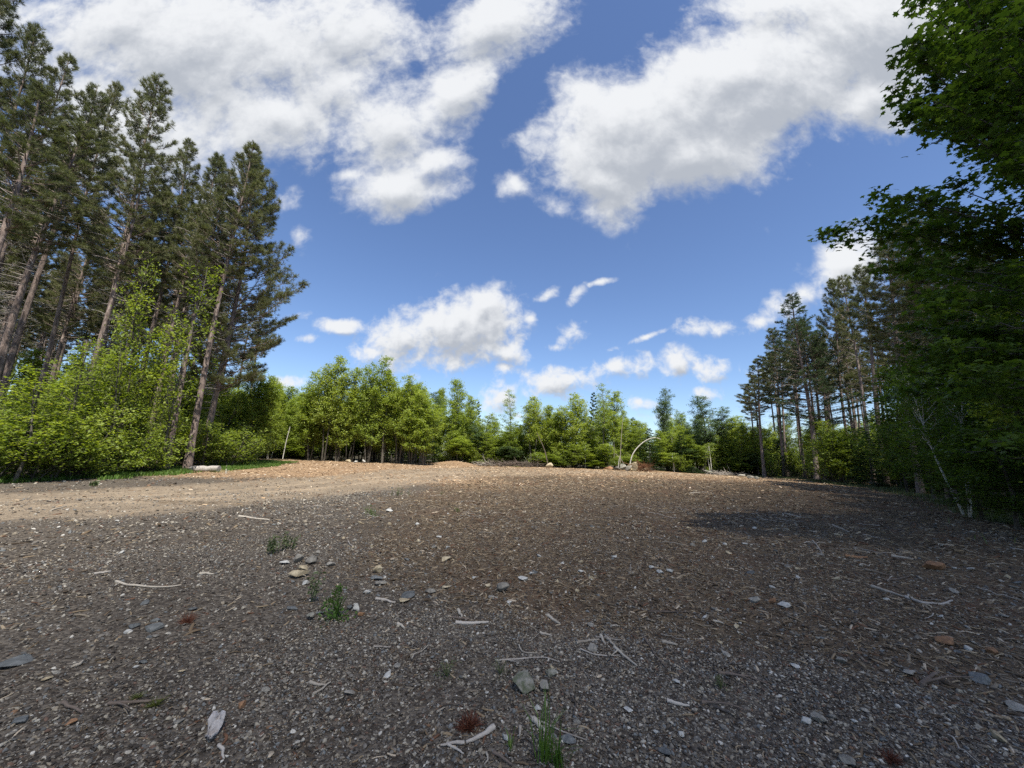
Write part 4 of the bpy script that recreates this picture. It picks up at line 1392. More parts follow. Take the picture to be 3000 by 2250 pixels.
def keep_fresh(x, y):
    p, b, wd, f = masks(x, y)
    return np.clip(f * (.5 + .7 * vnoise(x, y, .7, 51)) * (1 - .5 * wd) + .10 * p + .22 * b * sstep(16, 26, y) + .25 * (wd > .3) * (x < -12) * (y < 26), 0, 1)
x, y, s = gather([(30000, 8, 24, .09), (60000, 22, 54, .15)], keep_fresh, rg, lambda n, s0: s0 * np.exp(np.clip(rg.normal(size=n), -2, 1.7) * .45))
n = len(x)
S = np.stack([s, s * rg.uniform(.6, 1.3, n), s], -1)
Rv = np.stack([rg.normal(size=n) * .35, rg.normal(size=n) * .25, rg.uniform(0, 6.28, n)], -1)
FST = scatter_mesh_set('fresh_chip', 'chip', 'chips_fresh', 9, 6)
scatter('fresh_wood_chips', FST, np.stack([x, y, hgt(x, y) + s * .06], -1), S, Rv, 'sunlit tan wood chips spread before the far trees and the left stand', 'wood chips')

# ---- grass strip along the left stand, as ground cover
def blades(mb_, x, y, h, wd, rg, m=0, lean=.5, z=None):
    n = len(x)
    z = hgt(x, y) if z is None else z
    a = rg.uniform(0, 6.28, n)
    d = np.stack([np.cos(a), np.sin(a), 0 * a], -1)
    p = np.stack([-np.sin(a), np.cos(a), 0 * a], -1) * wd * .5
    b0 = np.stack([x, y, z - .01], -1)
    h = h[:, None]
    l = rg.uniform(.1, lean, (n, 1))
    mid = b0 + np.array([0, 0, .6]) * h + d * h * l * .35
    tip = b0 + np.array([0, 0, 1.]) * h * (1 - .35 * l) + d * h * l
    V = np.stack([b0 - p, b0 + p, mid + p * .8, tip, mid - p * .8], 1)
    k5 = 5 * np.arange(n)[:, None, None]
    mb_.add(V, (np.array([[0, 1, 2, 4]])[None] + k5).reshape(-1, 4), m)
    mb_.f.append((np.array([[4, 2, 3]])[None] + k5).reshape(-1, 3) + mb_.n - 5 * n)
    mb_.m.append(np.full(n, m, np.int32))
gx, gy = rg.uniform(-30, -14, 110000), rg.uniform(11, 40, 110000)
ex = edge_x(EDGE_L, gy)
ok = (gx < ex + 2.4 + 1.2 * vnoise(gx, gy, .4, 62)) & (gx > ex - 1.5) & (vnoise(gx, gy, .7, 61) + .25 * (gy > 26) + .15 * (gy < 19) > .45)
gx, gy = gx[ok], gy[ok]
mb = MB()
blades(mb, gx, gy, rg.uniform(.06, .26, len(gx)), .03, rg)
tag(link('grass', mb.mesh('grass', [MT['weed']])), 'bright green grass strip along the foot of the left pine stand', 'grass', kind='stuff')
ex_y = rg.uniform(8, 50, 26000)
ex_x = edge_x(EDGE_R, ex_y) + rg.normal(size=26000) * .9 + .5
ok = vnoise(ex_x, ex_y, .6, 63) > .45
mb = MB()
blades(mb, ex_x[ok], ex_y[ok], rg.uniform(.06, .3, ok.sum()), .03, rg)
tag(link('undergrowth', mb.mesh('undergrowth', [MT['weed_dull']])), 'dull green undergrowth along the foot of the right pine stand', 'undergrowth', kind='stuff')

# ---- stones that stand out
SH = {}
def rock_at(u, v, wpx, mt, label, flat=.55, seed=1, sink=.22, rot=None, elong=1.3, name='rock', cat='rock', group=None, cuts=15, hpx=None):
    p = spot(u, v)
    dist = abs((R_.T @ (p - np.array([0, 0, EYE])))[2])
    wd = wpx * (.8 if cat == 'rock' and flat < .5 else .92) / FPX * dist
    me = rock_mesh(seed * 7 + 1, [MT[mt]], flat=flat, elong=elong, cuts=cuts)
    o = link(name, me)
    hh = wd * flat * .5
    o.location = (p[0], p[1], p[2] + hh * (1 - 2 * sink))
    o.scale = (wd, wd, wd)
    o.rotation_euler = (rnd.uniform(-.12, .12), rnd.uniform(-.12, .12), rnd.uniform(0, .5) if rot is None else rot)
    tag(o, label, cat, group)
    return o
ROCKS = [
    (862, 1690, 84, 'stone_tan', 'large tan slab stone with a flat pale top, left of the tall thin weed', .42, .05),
    (836, 1652, 34, 'stone_white', 'whitish stone at the left end of the heap behind the tan slab', .5, .2),
    (869, 1648, 38, 'stone', 'chunky stone standing up in the heap right behind the tan slab', .8, 0),
    (908, 1650, 46, 'stone', 'grey wedge stone on the right of the heap behind the tan slab', .6, .3),
    (965, 1658, 44, 'stone', 'flat grey stone with a dark right end, right of the heap behind the tan slab', .45, .2),
    (885, 1668, 46, 'stone_tan', 'low brownish stone between the tan slab and the heap behind it', .4, .1),
    (897, 1712, 28, 'stone_white', 'small wedge stone leaning against the right end of the tan slab', .6, .8),
    (1108, 1676, 38, 'stone_tan', 'rounded tan stone standing above the long flat slate in the middle left', .75, 0),
    (1100, 1698, 58, 'stone_slate', 'long flat slate with a dark underside below the rounded tan stone', .3, .1),
    (1118, 1712, 48, 'stone', 'low grey stone touching the underside of the long flat slate', .35, .1),
    (1468, 1733, 54, 'stone', 'isolated blocky grey stone with a lit top in the middle of the ground', .6, .1),
    (1440, 1752, 34, 'stone', 'small pale flat stone below left of the isolated blocky one', .35, .2),
    (1488, 1768, 30, 'stone_white', 'small pale flat stone below right of the isolated blocky one', .35, .2),
    (1534, 1698, 42, 'stone_white', 'thin pale stone flake on the brown ground above the isolated blocky stone', .22, .3),
    (1200, 1748, 66, 'stone_slate', 'broad bluish slate slab lying flat right of the leafy weed', .25, .1),
    (1178, 1765, 56, 'stone_tan', 'brownish flat stone under the broad bluish slate slab', .25, .1),
    (1262, 1735, 42, 'stone', 'grey stone between the broad bluish slab and the isolated blocky stone', .4, .3),
    (1300, 1726, 50, 'stone_tan', 'reddish tan flat stone right of the broad bluish slab', .3, .1),
    (913, 1812, 38, 'stone_moss', 'round olive grey stone at the lower left of the leafy weed', .75, 0),
    (932, 1798, 44, 'stone_slate', 'dark blue slate sliver behind the round olive grey stone', .22, .1),
    (1027, 1786, 26, 'stone_slate', 'dark squarish stone directly right of the leafy weed', .8, 0),
    (1043, 1788, 28, 'stone_white', 'white streaked stone leaning on the dark squarish one by the leafy weed', .85, .5),
    (1059, 1804, 22, 'stone_rust', 'small reddish brown stone below the white streaked one', .6, 0),
    (850, 1786, 54, 'stone_slate', 'pale blue slate flake lying left of the round olive grey stone', .25, .3),
    (1305, 1640, 44, 'stone_tan', 'dark sided brown block lying high in the middle of the brown ground', .35, .1),
    (1539, 2012, 88, 'stone_moss', 'big half buried lichen grey boulder behind the tall foreground grass', .6, 0),
    (1597, 2022, 42, 'stone', 'pale angular stone right of the big half buried boulder', .9, .2),
    (1612, 1978, 44, 'stone_moss', 'greenish brown buried stone above the pale angular one', .6, .3),
    (1737, 1906, 44, 'stone', 'flat pale stone lying beneath the heap of bleached sticks', .45, .1),
    (445, 1846, 62, 'stone_slate', 'dark blue grey slate block left of the middle in the gravel', .45, .1),
    (392, 1838, 44, 'stone_slate', 'blue slate piece directly left of the dark blue grey block', .35, .2),
    (372, 1854, 22, 'stone_white', 'small white stone below the blue slate pieces', .6, 0),
    (529, 1970, 34, 'stone_tan', 'smooth cream pebble in the left gravel above the moss patch', .45, .1),
    (420, 1942, 34, 'stone_slate', 'pale green grey pebble in the left gravel right of the smooth cream one', .35, .1),
    (395, 1956, 24, 'stone_white', 'oval whitish pebble left of the smooth cream one', .4, .2),
    (518, 2122, 40, 'stone', 'pale oval stone beside the curled piece of birch bark', .45, .2),
    (707, 2072, 32, 'stone_rust', 'round rusty orange pebble right above the curled piece of birch bark', .7, 0),
    (205, 2122, 44, 'stone_rust', 'low reddish stone in the lower left gravel', .35, .1),
    (55, 2118, 56, 'stone_slate', 'blue grey flat slate near the lower left corner', .3, .2),
    (55, 1942, 110, 'stone_slate', 'long blue grey bedrock sliver at the left border', .12, .1),
    (140, 1990, 40, 'stone_tan', 'light tapered pebble in the gravel near the left border', .35, .4),
    (1482, 2168, 26, 'stone_white', 'round white pebble left of the tall foreground grass', .85, 0),
    (1668, 2170, 58, 'stone_slate', 'shiny blue grey stone right of the tall foreground grass', .35, .2),
    (1575, 2080, 26, 'stone_white', 'bright white chip of quartz above the tall foreground grass', .6, 0),
    (1842, 2082, 34, 'stone_white', 'white triangular stone in the lower middle right gravel', .4, .5),
    (1995, 2155, 24, 'stone_white', 'smooth egg shaped pale pebble near the bottom, right of centre', .8, .1),
    (1922, 2150, 18, 'stone_white', 'small round white pebble left of the egg shaped pale one', .8, .1),
    (1950, 2205, 64, 'stone_slate', 'flat blue slate at the bottom border right of centre', .2, .5),
    (2125, 2140, 44, 'stone', 'dull grey round stone near the bottom right of the egg shaped pebble', .4, .2),
    (1980, 1998, 36, 'stone_white', 'pale flat flake right of the crossing twigs in the lower middle', .25, .4),
    (2215, 1768, 38, 'stone', 'pointed pale grey stone at the left of the small stone row on the right', .8, 0),
    (2265, 1768, 24, 'stone_rust', 'small orange stone in the middle of the small stone row on the right', .8, 0),
    (2300, 1776, 44, 'stone_white', 'pale flat stone at the right end of the small stone row', .4, .1),
    (2770, 1886, 66, 'stone_rust', 'bright orange rust coloured slab lying alone on the dark right ground', .35, .45),
    (2838, 1908, 28, 'stone_white', 'white pebble just right of the orange rust coloured slab', .7, 0),
    (2905, 1915, 36, 'stone_rust', 'dull reddish round stone right of the white pebble', .7, 0),
    (2330, 1955, 38, 'stone_white', 'white oval stone alone on the gravel left of the long grey slabs', .4, .2),
    (2468, 1940, 40, 'stone', 'grey stone with a steep dark side above the lower right slabs', .5, .5),
    (2660, 1975, 66, 'stone', 'long grey broken slab pointing down right, near the dark branched twig', .3, .45),
    (2868, 1995, 66, 'stone_slate', 'big dull slate stone near the right border below the orange slab', .4, .5),
    (2362, 2118, 36, 'stone_white', 'pale blocky stone, left one of the pair in the lower right', .6, 0),
    (2402, 2116, 42, 'stone', 'grey angular stone, right one of the pair in the lower right', .8, .3),
    (2502, 2118, 22, 'stone_white', 'small bright pebble right of the pale pair in the lower right', .7, 0),
    (2530, 2085, 30, 'stone', 'small grey stone above the small bright pebble in the lower right', .5, .2),
    (2488, 2235, 54, 'stone', 'grey stone touching the bottom border in the lower right', .5, .6),
    (2970, 2070, 90, 'stone', 'wide pale flat stone cut by the right border', .2, .3),
    (2795, 1667, 26, 'stone_white', 'left of two small white stones on the dark ground at the right', .45, .1),
    (2842, 1670, 28, 'stone_white', 'right of two small white stones on the dark ground at the right', .4, .1),
    (2735, 1668, 60, 'stone_rust', 'rusty brown clod of stone left of the two small white stones', .5, 0),
    (2708, 1452, 40, 'stone_rust', 'rusty mounded stone at the edge of the wood beside the grey pine foot', .6, 0),
    (2575, 1428, 60, 'stone_moss', 'low grey boulder at the edge of the wood on the right', .45, 0),
    (1700, 1676, 20, 'stone_white', 'small pale stone on the dark ground right of the middle', .6, 0),
    (1935, 1680, 24, 'stone_white', 'left pale stone of a loose trio right of the middle', .6, 0),
    (1962, 1676, 28, 'stone_white', 'right pale stone of a loose trio right of the middle', .5, 0),
    (1910, 1664, 20, 'stone_white', 'upper pale stone of a loose trio right of the middle', .5, 0),
    (1140, 1498, 36, 'stone_white', 'flat white stone right of the small green weed on the path side', .25, .1),
    (1220, 1540, 18, 'stone_white', 'tiny pointed white stone on the brown ground below the reddish soil patch', .8, 0),
]
for k, (u, v, wp, mt, lb, fl, ro) in enumerate(ROCKS):
    rock_at(u, v, wp, mt, lb, flat=fl, rot=ro, seed=k + 20, elong=1.55 if fl < .5 else 1.2, sink=.12 if fl > .3 else .05)

# medium loose stones of no particular look
ML = [rock_mesh(700 + k, [MT[['stone', 'stone_slate', 'stone_tan', 'stone', 'stone_white', 'stone'][k % 6]]], flat=[.4, .55, .7][k % 3], elong=1.1 + .1 * (k % 5), sub=2) for k in range(12)]
nmed = 0
while nmed < 170:
    r = math.sqrt(rnd.uniform(2.4 ** 2, 13 ** 2)) if rnd.random() < .75 else math.sqrt(rnd.uniform(9, 8 ** 2))
    a = math.radians(rnd.uniform(-54, 54))
    x, y = r * math.sin(a), r * math.cos(a)
    if float(masks(np.array([x]), np.array([y]))[0][0]) > .4 or x < -3.5 and rnd.random() < .6 or abs(x) > 11.5:
        continue
    o = link('loose_stone', rnd.choice(ML))
    s = rnd.uniform(.045, .10) * (1 if r < 7 else 1.4)
    o.location = (x, y, hz(x, y) + s * .1)
    o.scale = (s, s, s * rnd.uniform(.7, 1.1))
    o.rotation_euler = (rnd.uniform(-.3, .3), rnd.uniform(-.3, .3), rnd.uniform(0, 6.28))
    tag(o, 'one of the loose fist sized stones scattered through the gravel of the clearing', 'stone', 'loose stones in the gravel')
    nmed += 1

# ---- boulders by the trees
for k, (u, v, wp, mt, lb, fl) in enumerate([
    (1785, 1372, 32, 'stone_rust', 'reddish boulder at the left end of the boulder row under the arched sapling', .6),
    (1808, 1370, 26, 'stone', 'grey boulder second from the left under the arched sapling', .75),
    (1823, 1371, 26, 'stone_moss', 'upright dark boulder beside the foot of the pale dead pole', 1.1),
    (1838, 1368, 26, 'stone', 'boulder wedged against the foot of the arched white sapling', .8),
    (1858, 1371, 38, 'stone_tan', 'biggest pale boulder of the pile beneath the arched white sapling', .8),
    (1848, 1360, 24, 'stone_tan', 'boulder on top of the pile beneath the arched white sapling', .7),
    (1893, 1376, 30, 'stone_tan', 'sandy boulder at the right end of the pile, apart from the others', .6),
    (1612, 1368, 34, 'stone_tan', 'lone sandy boulder lump before the far trees left of the twin pointed one', .6),
    (1066, 1349, 18, 'stone_white', 'white boulder at the foot of the dense clump', .7),
    (1043, 1352, 18, 'stone_white', 'small white stone left of the white boulder at the clump foot', .6),
    (1022, 1350, 22, 'stone_tan', 'brown stone left of the two white ones at the clump foot', .6),
    (2078, 1390, 30, 'stone_moss', 'dark round boulder in the shade before the silvery aspens', .6),
    (2170, 1398, 26, 'stone', 'grey boulder left of the lone leftmost pine', .6),
    (2196, 1402, 22, 'stone', 'smaller grey boulder next to the lone leftmost pine', .6),
    (2215, 1404, 30, 'stone_moss', 'flat boulder touching the foot of the lone leftmost pine', .45)]):
    rock_at(u, v, wp, mt, lb, flat=fl, seed=k + 300, name='boulder', cat='boulder', sink=.1)

# ---- sticks: bent tubes through photograph points
def stick(pts, wpx, mt, label, name='stick', cat='stick', group=None, lift=.012, forks=0):
    P = []
    for q in pts:
        p = hit(q[0], q[1])
        p[2] += lift + (q[2] if len(q) > 2 else 0)
        P.append(p)
    P = np.array(P)
    o0 = P[0].copy()
    t = np.linspace(0, 1, len(P))
    tt = np.linspace(0, 1, max(6, len(P) * 4))
    Q = np.stack([np.interp(tt, t, P[:, k]) for k in range(3)], -1)
    dist = np.linalg.norm(Q.mean(0) - np.array([0, 0, EYE]))
    rad = wpx / FPX * dist * .5
    rg_ = rs(int(pts[0][0] * 7 + pts[0][1]))
    w_ = rg_.normal(size=(len(Q) - 2, 3))
    Q[1:-1] += (w_ + np.roll(w_, 1, 0)) * rad * np.array([.22, .22, .08])
    Q[1:-1] = (Q[:-2] + 2 * Q[1:-1] + Q[2:]) / 4
    b = MB()
    tube(b, Q - o0, rad * np.linspace(1, .45, len(Q)) * rg_.uniform(.9, 1.1, len(Q)), 7)
    for f in range(forks):
        k = 2 + f * 2
        d = unit(Q[k] - Q[k - 1])
        e = Q[k] - o0 + (d + np.array([d[1], -d[0], .3]) * (-1) ** f * .9) * rad * 14
        tube(b, np.array([Q[k] - o0, (Q[k] - o0 + e) / 2 + rg_.normal(size=3) * rad, e]), [rad * .6, rad * .4, rad * .2], 5)
    o = link(name, b.mesh(name, [MT[mt]], True))
    o.location = o0
    tag(o, label, cat, group)
    return o
STICKS = [
    ([(1447, 2136), (1410, 2160), (1365, 2182)], 13, 'stick', 'thick weathered grey stick with a sawn end below the red grass tuft', 0),
    ([(1360, 2182), (1320, 2186), (1290, 2190)], 8, 'stick', 'dark thin stick under the left end of the thick weathered one', 0),
    ([(1310, 2185), (1345, 2205), (1358, 2215)], 6, 'stick', 'short twig crossing below the thick weathered stick', 0),
    ([(1688, 1889), (1720, 1882), (1755, 1877)], 8, 'stick_pale', 'bleached stick pointing left out of the heap of bleached sticks', 0),
    ([(1775, 1870), (1788, 1882), (1802, 1897)], 9, 'stick_pale', 'bleached stick pointing down right in the heap of bleached sticks', 0),
    ([(1760, 1866), (1766, 1878), (1773, 1892)], 8, 'stick_pale', 'shortest bleached stick, standing steep in the middle of the heap', 0),
    ([(1800, 1900), (1830, 1928), (1866, 1955)], 8, 'stick_pale', 'bleached stick trailing away to the lower right of the heap', 1),
    ([(1745, 1870), (1790, 1876), (1825, 1880)], 5, 'stick', 'thin twig lying across the top of the heap of bleached sticks', 1),
    ([(1700, 1905), (1740, 1922), (1780, 1926), (1815, 1924)], 4, 'stick', 'thin curved twig running beneath the heap of bleached sticks', 0),
    ([(1605, 1806), (1622, 1818), (1642, 1832)], 9, 'stick_pale', 'short thick pale stick above left of the heap of bleached sticks', 0),
    ([(1582, 1856), (1600, 1862), (1618, 1866)], 7, 'stick_pale', 'small bleached stick left of the heap of bleached sticks', 0),
    ([(1451, 1940), (1530, 1934), (1600, 1930), (1640, 1945)], 5, 'stick', 'long curved grey twig lying level above the half buried boulder', 1),
    ([(1887, 1870), (1900, 1890), (1920, 1925), (1950, 1958)], 5, 'stick_dark', 'long thin dark twig bending down right of the bleached heap', 0),
    ([(1940, 1884), (1962, 1888), (1985, 1893)], 9, 'stick_pale', 'short white stick lying level right of the bleached heap', 0),
    ([(1520, 1893), (1530, 1915), (1575, 1918)], 4, 'stick_pale', 'small pale twig with a sharp elbow above the long curved grey twig', 0),
    ([(1335, 1827), (1380, 1830), (1432, 1826)], 10, 'stick', 'flat strip of grey bark lying level in the middle gravel', 0),
    ([(1322, 1812), (1345, 1815), (1375, 1818)], 6, 'stick_dark', 'dark stick just above the flat strip of grey bark', 0),
    ([(1342, 1790), (1348, 1802), (1352, 1812)], 9, 'stick_pale', 'stubby pale stick standing above the dark stick and the bark strip', 0),
    ([(340, 1706), (370, 1717), (430, 1722), (480, 1724), (530, 1717)], 5, 'stick_pale', 'long thin white twig lying alone on the left gravel', 1),
    ([(275, 1684), (300, 1680), (325, 1676)], 5, 'stick', 'straight twig on the left gravel above the long thin white one', 0),
    ([(585, 1683), (605, 1682), (625, 1684)], 7, 'stick_pale', 'stubby pale stick on gravel above right of the long thin white twig', 0),
    ([(318, 2066), (380, 2065), (440, 2060), (495, 2050)], 7, 'stick_dark', 'dark crooked branch lying over the moss patch', 1),
    ([(182, 2064), (205, 2075), (240, 2094)], 7, 'stick_dark', 'dark bent stick left of the moss patch', 0),
    ([(218, 1955), (232, 1950), (243, 1940)], 6, 'stick_pale', 'small white twig in the gravel above the dark bent stick', 0),
    ([(908, 2003), (930, 2010), (952, 2013)], 8, 'stick_pale', 'pale stick, upper one of two crossing in the lower gravel', 0),
    ([(916, 2040), (945, 2022), (968, 2003)], 6, 'stick_pale', 'slanted pale stick, lower one of two crossing in the lower gravel', 0),
    ([(1095, 1898), (1120, 1899), (1145, 1900)], 5, 'stick', 'small level twig in the middle of the near gravel', 0),
    ([(1165, 1830), (1178, 1838), (1184, 1845)], 8, 'stick_pale', 'short rounded pale stick left of the flat strip of grey bark', 0),
    ([(1100, 1757), (1130, 1760), (1158, 1768)], 8, 'stick', 'grey stick tapering toward the brownish flat stone', 0),
    ([(2555, 1720), (2600, 1736), (2655, 1752)], 7, 'stick_pale', 'long pale branch slanting across the dark right ground', 0),
    ([(2655, 1752), (2700, 1768), (2760, 1772), (2790, 1762)], 6, 'stick', 'curved brown branch continuing right of the long pale one', 1),
    ([(2590, 1702), (2640, 1698), (2665, 1690)], 5, 'stick_dark', 'thin dark hooked twig above the long pale branch', 0),
    ([(2612, 1630), (2645, 1636), (2690, 1642)], 7, 'stick_pale', 'pale slender stick on the dark ground at the right', 0),
    ([(2475, 1630), (2505, 1634), (2540, 1634)], 8, 'stone_rust', 'short orange brown piece of wood left of the pale slender stick', 0),
    ([(2440, 1540), (2465, 1550), (2490, 1562)], 5, 'stick_pale', 'short slanted stick in the upper right chips', 0),
    ([(2570, 1540), (2610, 1550), (2650, 1557)], 5, 'stick_dark', 'dark long stick in the upper right chips', 1),
    ([(2300, 1506), (2330, 1512), (2352, 1518)], 4, 'stick_pale', 'thin pale stick in the chips before the white pine', 0),
    ([(2190, 1520), (2215, 1528), (2240, 1538)], 4, 'stick', 'brown stick in the chips below the far sunlit strip', 0),
    ([(2020, 1446), (2045, 1443), (2075, 1443)], 4, 'stick_pale', 'pale level stick in the chips near the sunlit strip on the right', 0),
    ([(2380, 1585), (2400, 1605), (2412, 1630)], 4, 'stick', 'twig sticking up from the dark chips on the right', 0),
    ([(2055, 2062), (2090, 2072), (2135, 2092)], 9, 'stick_dark', 'thick dark brown branch in the lower right gravel', 1),
    ([(1955, 2058), (1990, 2068), (2020, 2073)], 9, 'stick', 'grey branch with a pale tip left of the thick dark brown one', 0),
    ([(2105, 1974), (2150, 1980), (2200, 1988)], 8, 'stick_dark', 'dark branch lying level at the right of the near gravel', 1),
    ([(2700, 2012), (2725, 1992), (2752, 1974)], 8, 'stick_dark', 'dark branched twig standing beside the long grey broken slab', 2),
    ([(2200, 1990), (2240, 2005), (2280, 2028)], 5, 'stick_dark', 'thin dark stick below the dark level branch on the right', 0),
    ([(1900, 1795), (1960, 1796), (2020, 1796)], 6, 'stick_dark', 'long dark level stick right of the middle', 0),
    ([(2090, 1822), (2110, 1826), (2120, 1830)], 5, 'stick_pale', 'small pale stick right of the long dark level stick', 0),
    ([(1555, 2105), (1600, 2128), (1650, 2150), (1720, 2175)], 5, 'stick', 'long bowed twig passing through the tall foreground grass', 0),
    ([(1562, 2112), (1580, 2130), (1600, 2150)], 14, 'stick_pale', 'thick pale splinter lying behind the tall foreground grass', 0),
    ([(1524, 2135), (1526, 2150), (1522, 2166)], 8, 'stick_pale', 'upright looking white splinter left of the tall foreground grass', 0),
    ([(1445, 2210), (1470, 2225), (1500, 2248)], 8, 'stick_dark', 'dark stick running out of the bottom border near the middle', 0),
    ([(1425, 2212), (1430, 2230), (1420, 2248)], 5, 'stick_pale', 'thin white rootlet at the bottom border near the middle', 0),
    ([(640, 2190), (650, 2210), (655, 2230)], 7, 'stick', 'grey splinter below the curled piece of birch bark', 0),
    ([(700, 1514), (745, 1520), (790, 1525)], 6, 'stick_pale', 'whitish flat stick at the right edge of the sandy track', 0),
    ([(960, 1550), (1000, 1548), (1040, 1543)], 4, 'stick_dark', 'dark thin stick lying above the tall weeds', 1),
    ([(148, 1498), (170, 1490), (195, 1484)], 3, 'stick_pale', 'small pale twig on the sandy track at the left', 0),
    ([(1280, 2092), (1292, 2085), (1303, 2078)], 5, 'stick_pale', 'tiny pale twig left of the red grass tuft', 0),
    ([(1790, 1838), (1805, 1836), (1815, 1838)], 6, 'stick_pale', 'faint pale stick above the heap of bleached sticks', 0),
]
for pts, wp, mt, lb, fk in STICKS:
    stick(pts, wp, mt, lb, forks=fk)
PL = []
for k in range(8):
    b = MB()
    rg_ = rs(800 + k)
    t = np.linspace(-.5, .5, 7)
    Q = np.stack([t, rg_.normal() * .25 * t ** 2 + rg_.normal(size=7) * .015, .02 * rg_.normal(size=7) + .03], -1)
    tube(b, Q, np.linspace(.020, .010, 7), 5)
    PL.append(b.mesh('twig', [MT[['stick', 'stick_pale', 'stick_dark', 'stick'][k % 4]]], True))
for k in range(170):
    r = math.sqrt(rnd.uniform(6, 17 ** 2))
    a = math.radians(rnd.uniform(-30, 54))
    x, y = r * math.sin(a), r * math.cos(a)
    if float(masks(np.array([x]), np.array([y]))[0][0]) > .3 or x > edge_x(EDGE_R, y):
        continue
    o = link('twig', rnd.choice(PL))
    s = rnd.uniform(.12, .30) * (1 + r / 14)
    o.location = (x, y, hz(x, y) + .012)
    o.scale = (s, s, s)
    o.rotation_euler = (0, rnd.uniform(-.06, .06), rnd.uniform(0, 6.28))
    tag(o, 'one of the small broken twigs strewn over the chips and gravel', 'twig', 'small twigs on the ground')

# the log beside the pine foot, squared and split
def beam_log():
    p = hit(600, 1382)
    b = MB()
    rg_ = rs(41)
    t = np.linspace(-.5, .5, 8)
    Q = np.stack([t * 1.55, .05 * np.sin(t * 5), .17 + .015 * rg_.normal(size=8)], -1)
    tube(b, Q, .19 * rg_.uniform(.88, 1.08, 8), 10)
    e = MB()
    o = link('log', b.mesh('log', [MT['dead_wood']], False))
    o.location = p
    o.rotation_euler = (0, -.04, .12)
    tag(o, 'short grey weathered log lying in the grass at the foot of the left pines', 'log')
beam_log()
stick([(662, 1388), (664, 1374, .02), (664, 1366, .12)], 4, 'stick_pale', 'pale splinter stake at the right end of the short grey log', lift=.02)

# ---- stems and snags by the far trees
def pole(name, u, Yd, pix, r0, r1, mt, label, cat, k=8):
    x, y, z = base(u, Yd)
    P = [(x, y, z - .1)]
    for (uu, vv) in pix:
        d = ray(uu, vv)
        t = Yd / d[1]
        P.append((d[0] * t, Yd, EYE + d[2] * t))
    P = np.array(P)
    t, tt = np.linspace(0, 1, len(P)), np.linspace(0, 1, 18)
    # smooth curve through the points
    Q = np.stack([np.interp(tt, t, P[:, j]) for j in range(3)], -1)
    for _ in range(3):
        Q[1:-1] = (Q[:-2] + 2 * Q[1:-1] + Q[2:]) / 4
    b = MB()
    o0 = np.array([x, y, z])
    tube(b, Q - o0, np.linspace(r0, r1, 18), k)
    o = link(name, b.mesh(name, [MT[mt]], True))
    o.location = o0
    tag(o, label, cat)
    return o
MT['bark_white'] = noise_mat('bark_white', [(.3, (.28, .26, .22)), (.6, (.52, .49, .43))], 6, bump=.2)
pole('arched_sapling', 1842, 50.0, [(1848, 1340), (1857, 1323), (1873, 1304), (1890, 1291), (1906, 1283), (1925, 1281), (1936, 1287)], .085, .03, 'bark_white', 'bare white sapling bent over in an arch above the boulder pile', 'sapling')
pole('dead_pole', 1816, 49.8, [(1818, 1320), (1821, 1270), (1825, 1222)], .05, .02, 'stick_pale', 'tall thin pale dead pole standing behind the boulders left of the arch', 'dead pole')
pole('dead_pole', 1810, 49.8, [(1813, 1350), (1817, 1335)], .06, .03, 'bark_white', 'short pale stub pole leaning at the foot of the tall thin dead one', 'dead pole')
pole('fallen_stem', 1838, 49.8, [(1820, 1345), (1802, 1328)], .05, .03, 'stick', 'grey fallen stem leaning left from the boulder pile', 'fallen stem')
pole('leaning_trunk', 1607, 50.0, [(1598, 1325), (1586, 1295), (1573, 1268)], .07, .03, 'stick_dark', 'dark bare trunk bowed to the left before the far trees', 'trunk')
pole('stump', 784, 48, [(784, 1325), (785, 1304)], .15, .12, 'stick_pale', 'pale broken stump standing alone at the left far edge', 'stump')
pole('dead_sapling', 2086, 53, [(2080, 1330), (2076, 1305)], .06, .04, 'bark_birch', 'white birch stem leaning left under the silvery aspens', 'sapling')
pole('dead_sapling', 745, 50, [(750, 1305), (754, 1285)], .045, .03, 'bark_birch', 'thin pale stem left of the broken stump', 'sapling')
pole('dead_sapling', 795, 50, [(802, 1305), (808, 1280)], .045, .03, 'bark_birch', 'thin pale leaning stem right of the broken stump', 'sapling')
pole('dead_sapling', 828, 50, [(838, 1295), (850, 1250)], .06, .04, 'bark_birch', 'thin pale leaning stem left of the dense clump', 'sapling')
# brush piles along the far edge: a tangle of grey sticks nobody could count
def brush(u, v, wd, ht, label, mt='stick_dark', n=90):
    p = spot(u, v)
    rg_ = rs(int(u))
    A = rg_.normal(size=(n, 3)) * np.array([wd * .35, .5, 0]) + np.array([0, 0, .05])
    A[:, 2] += rg_.uniform(0, ht * .6, n)
    D = unit(rg_.normal(size=(n, 3)) * np.array([1, .6, .35]))
    b = MB()
    prisms(b, A, A + D * rg_.uniform(.4, 1.5, (n, 1)), rg_.uniform(.015, .05, n), .01)
    o = link('brush_pile', b.mesh('brush_pile', [MT[mt]]))
    o.location = p
    tag(o, label, 'brush pile')
brush(1480, 1362, 3.2, .8, 'dark brush pile of broken branches right of the bare chip mound')
brush(1535, 1364, 3.0, 1.1, 'rounded brush heap with grey twigs left of the bowed dark trunk')
brush(1420, 1358, 2.2, .5, 'low line of broken branches behind the bare chip mound', 'stick')
brush(2130, 1393, 2.6, .5, 'low tangle of dead branches before the shaded firs on the right', 'stick')
brush(1885, 1350, 1.6, 1.6, 'rusty brown dead shrub right of the boulder pile', 'needles_rusty', 160)
brush(720, 1336, 2.2, .3, 'scatter of pale broken sticks left of the broken stump', 'stick_pale', 40)

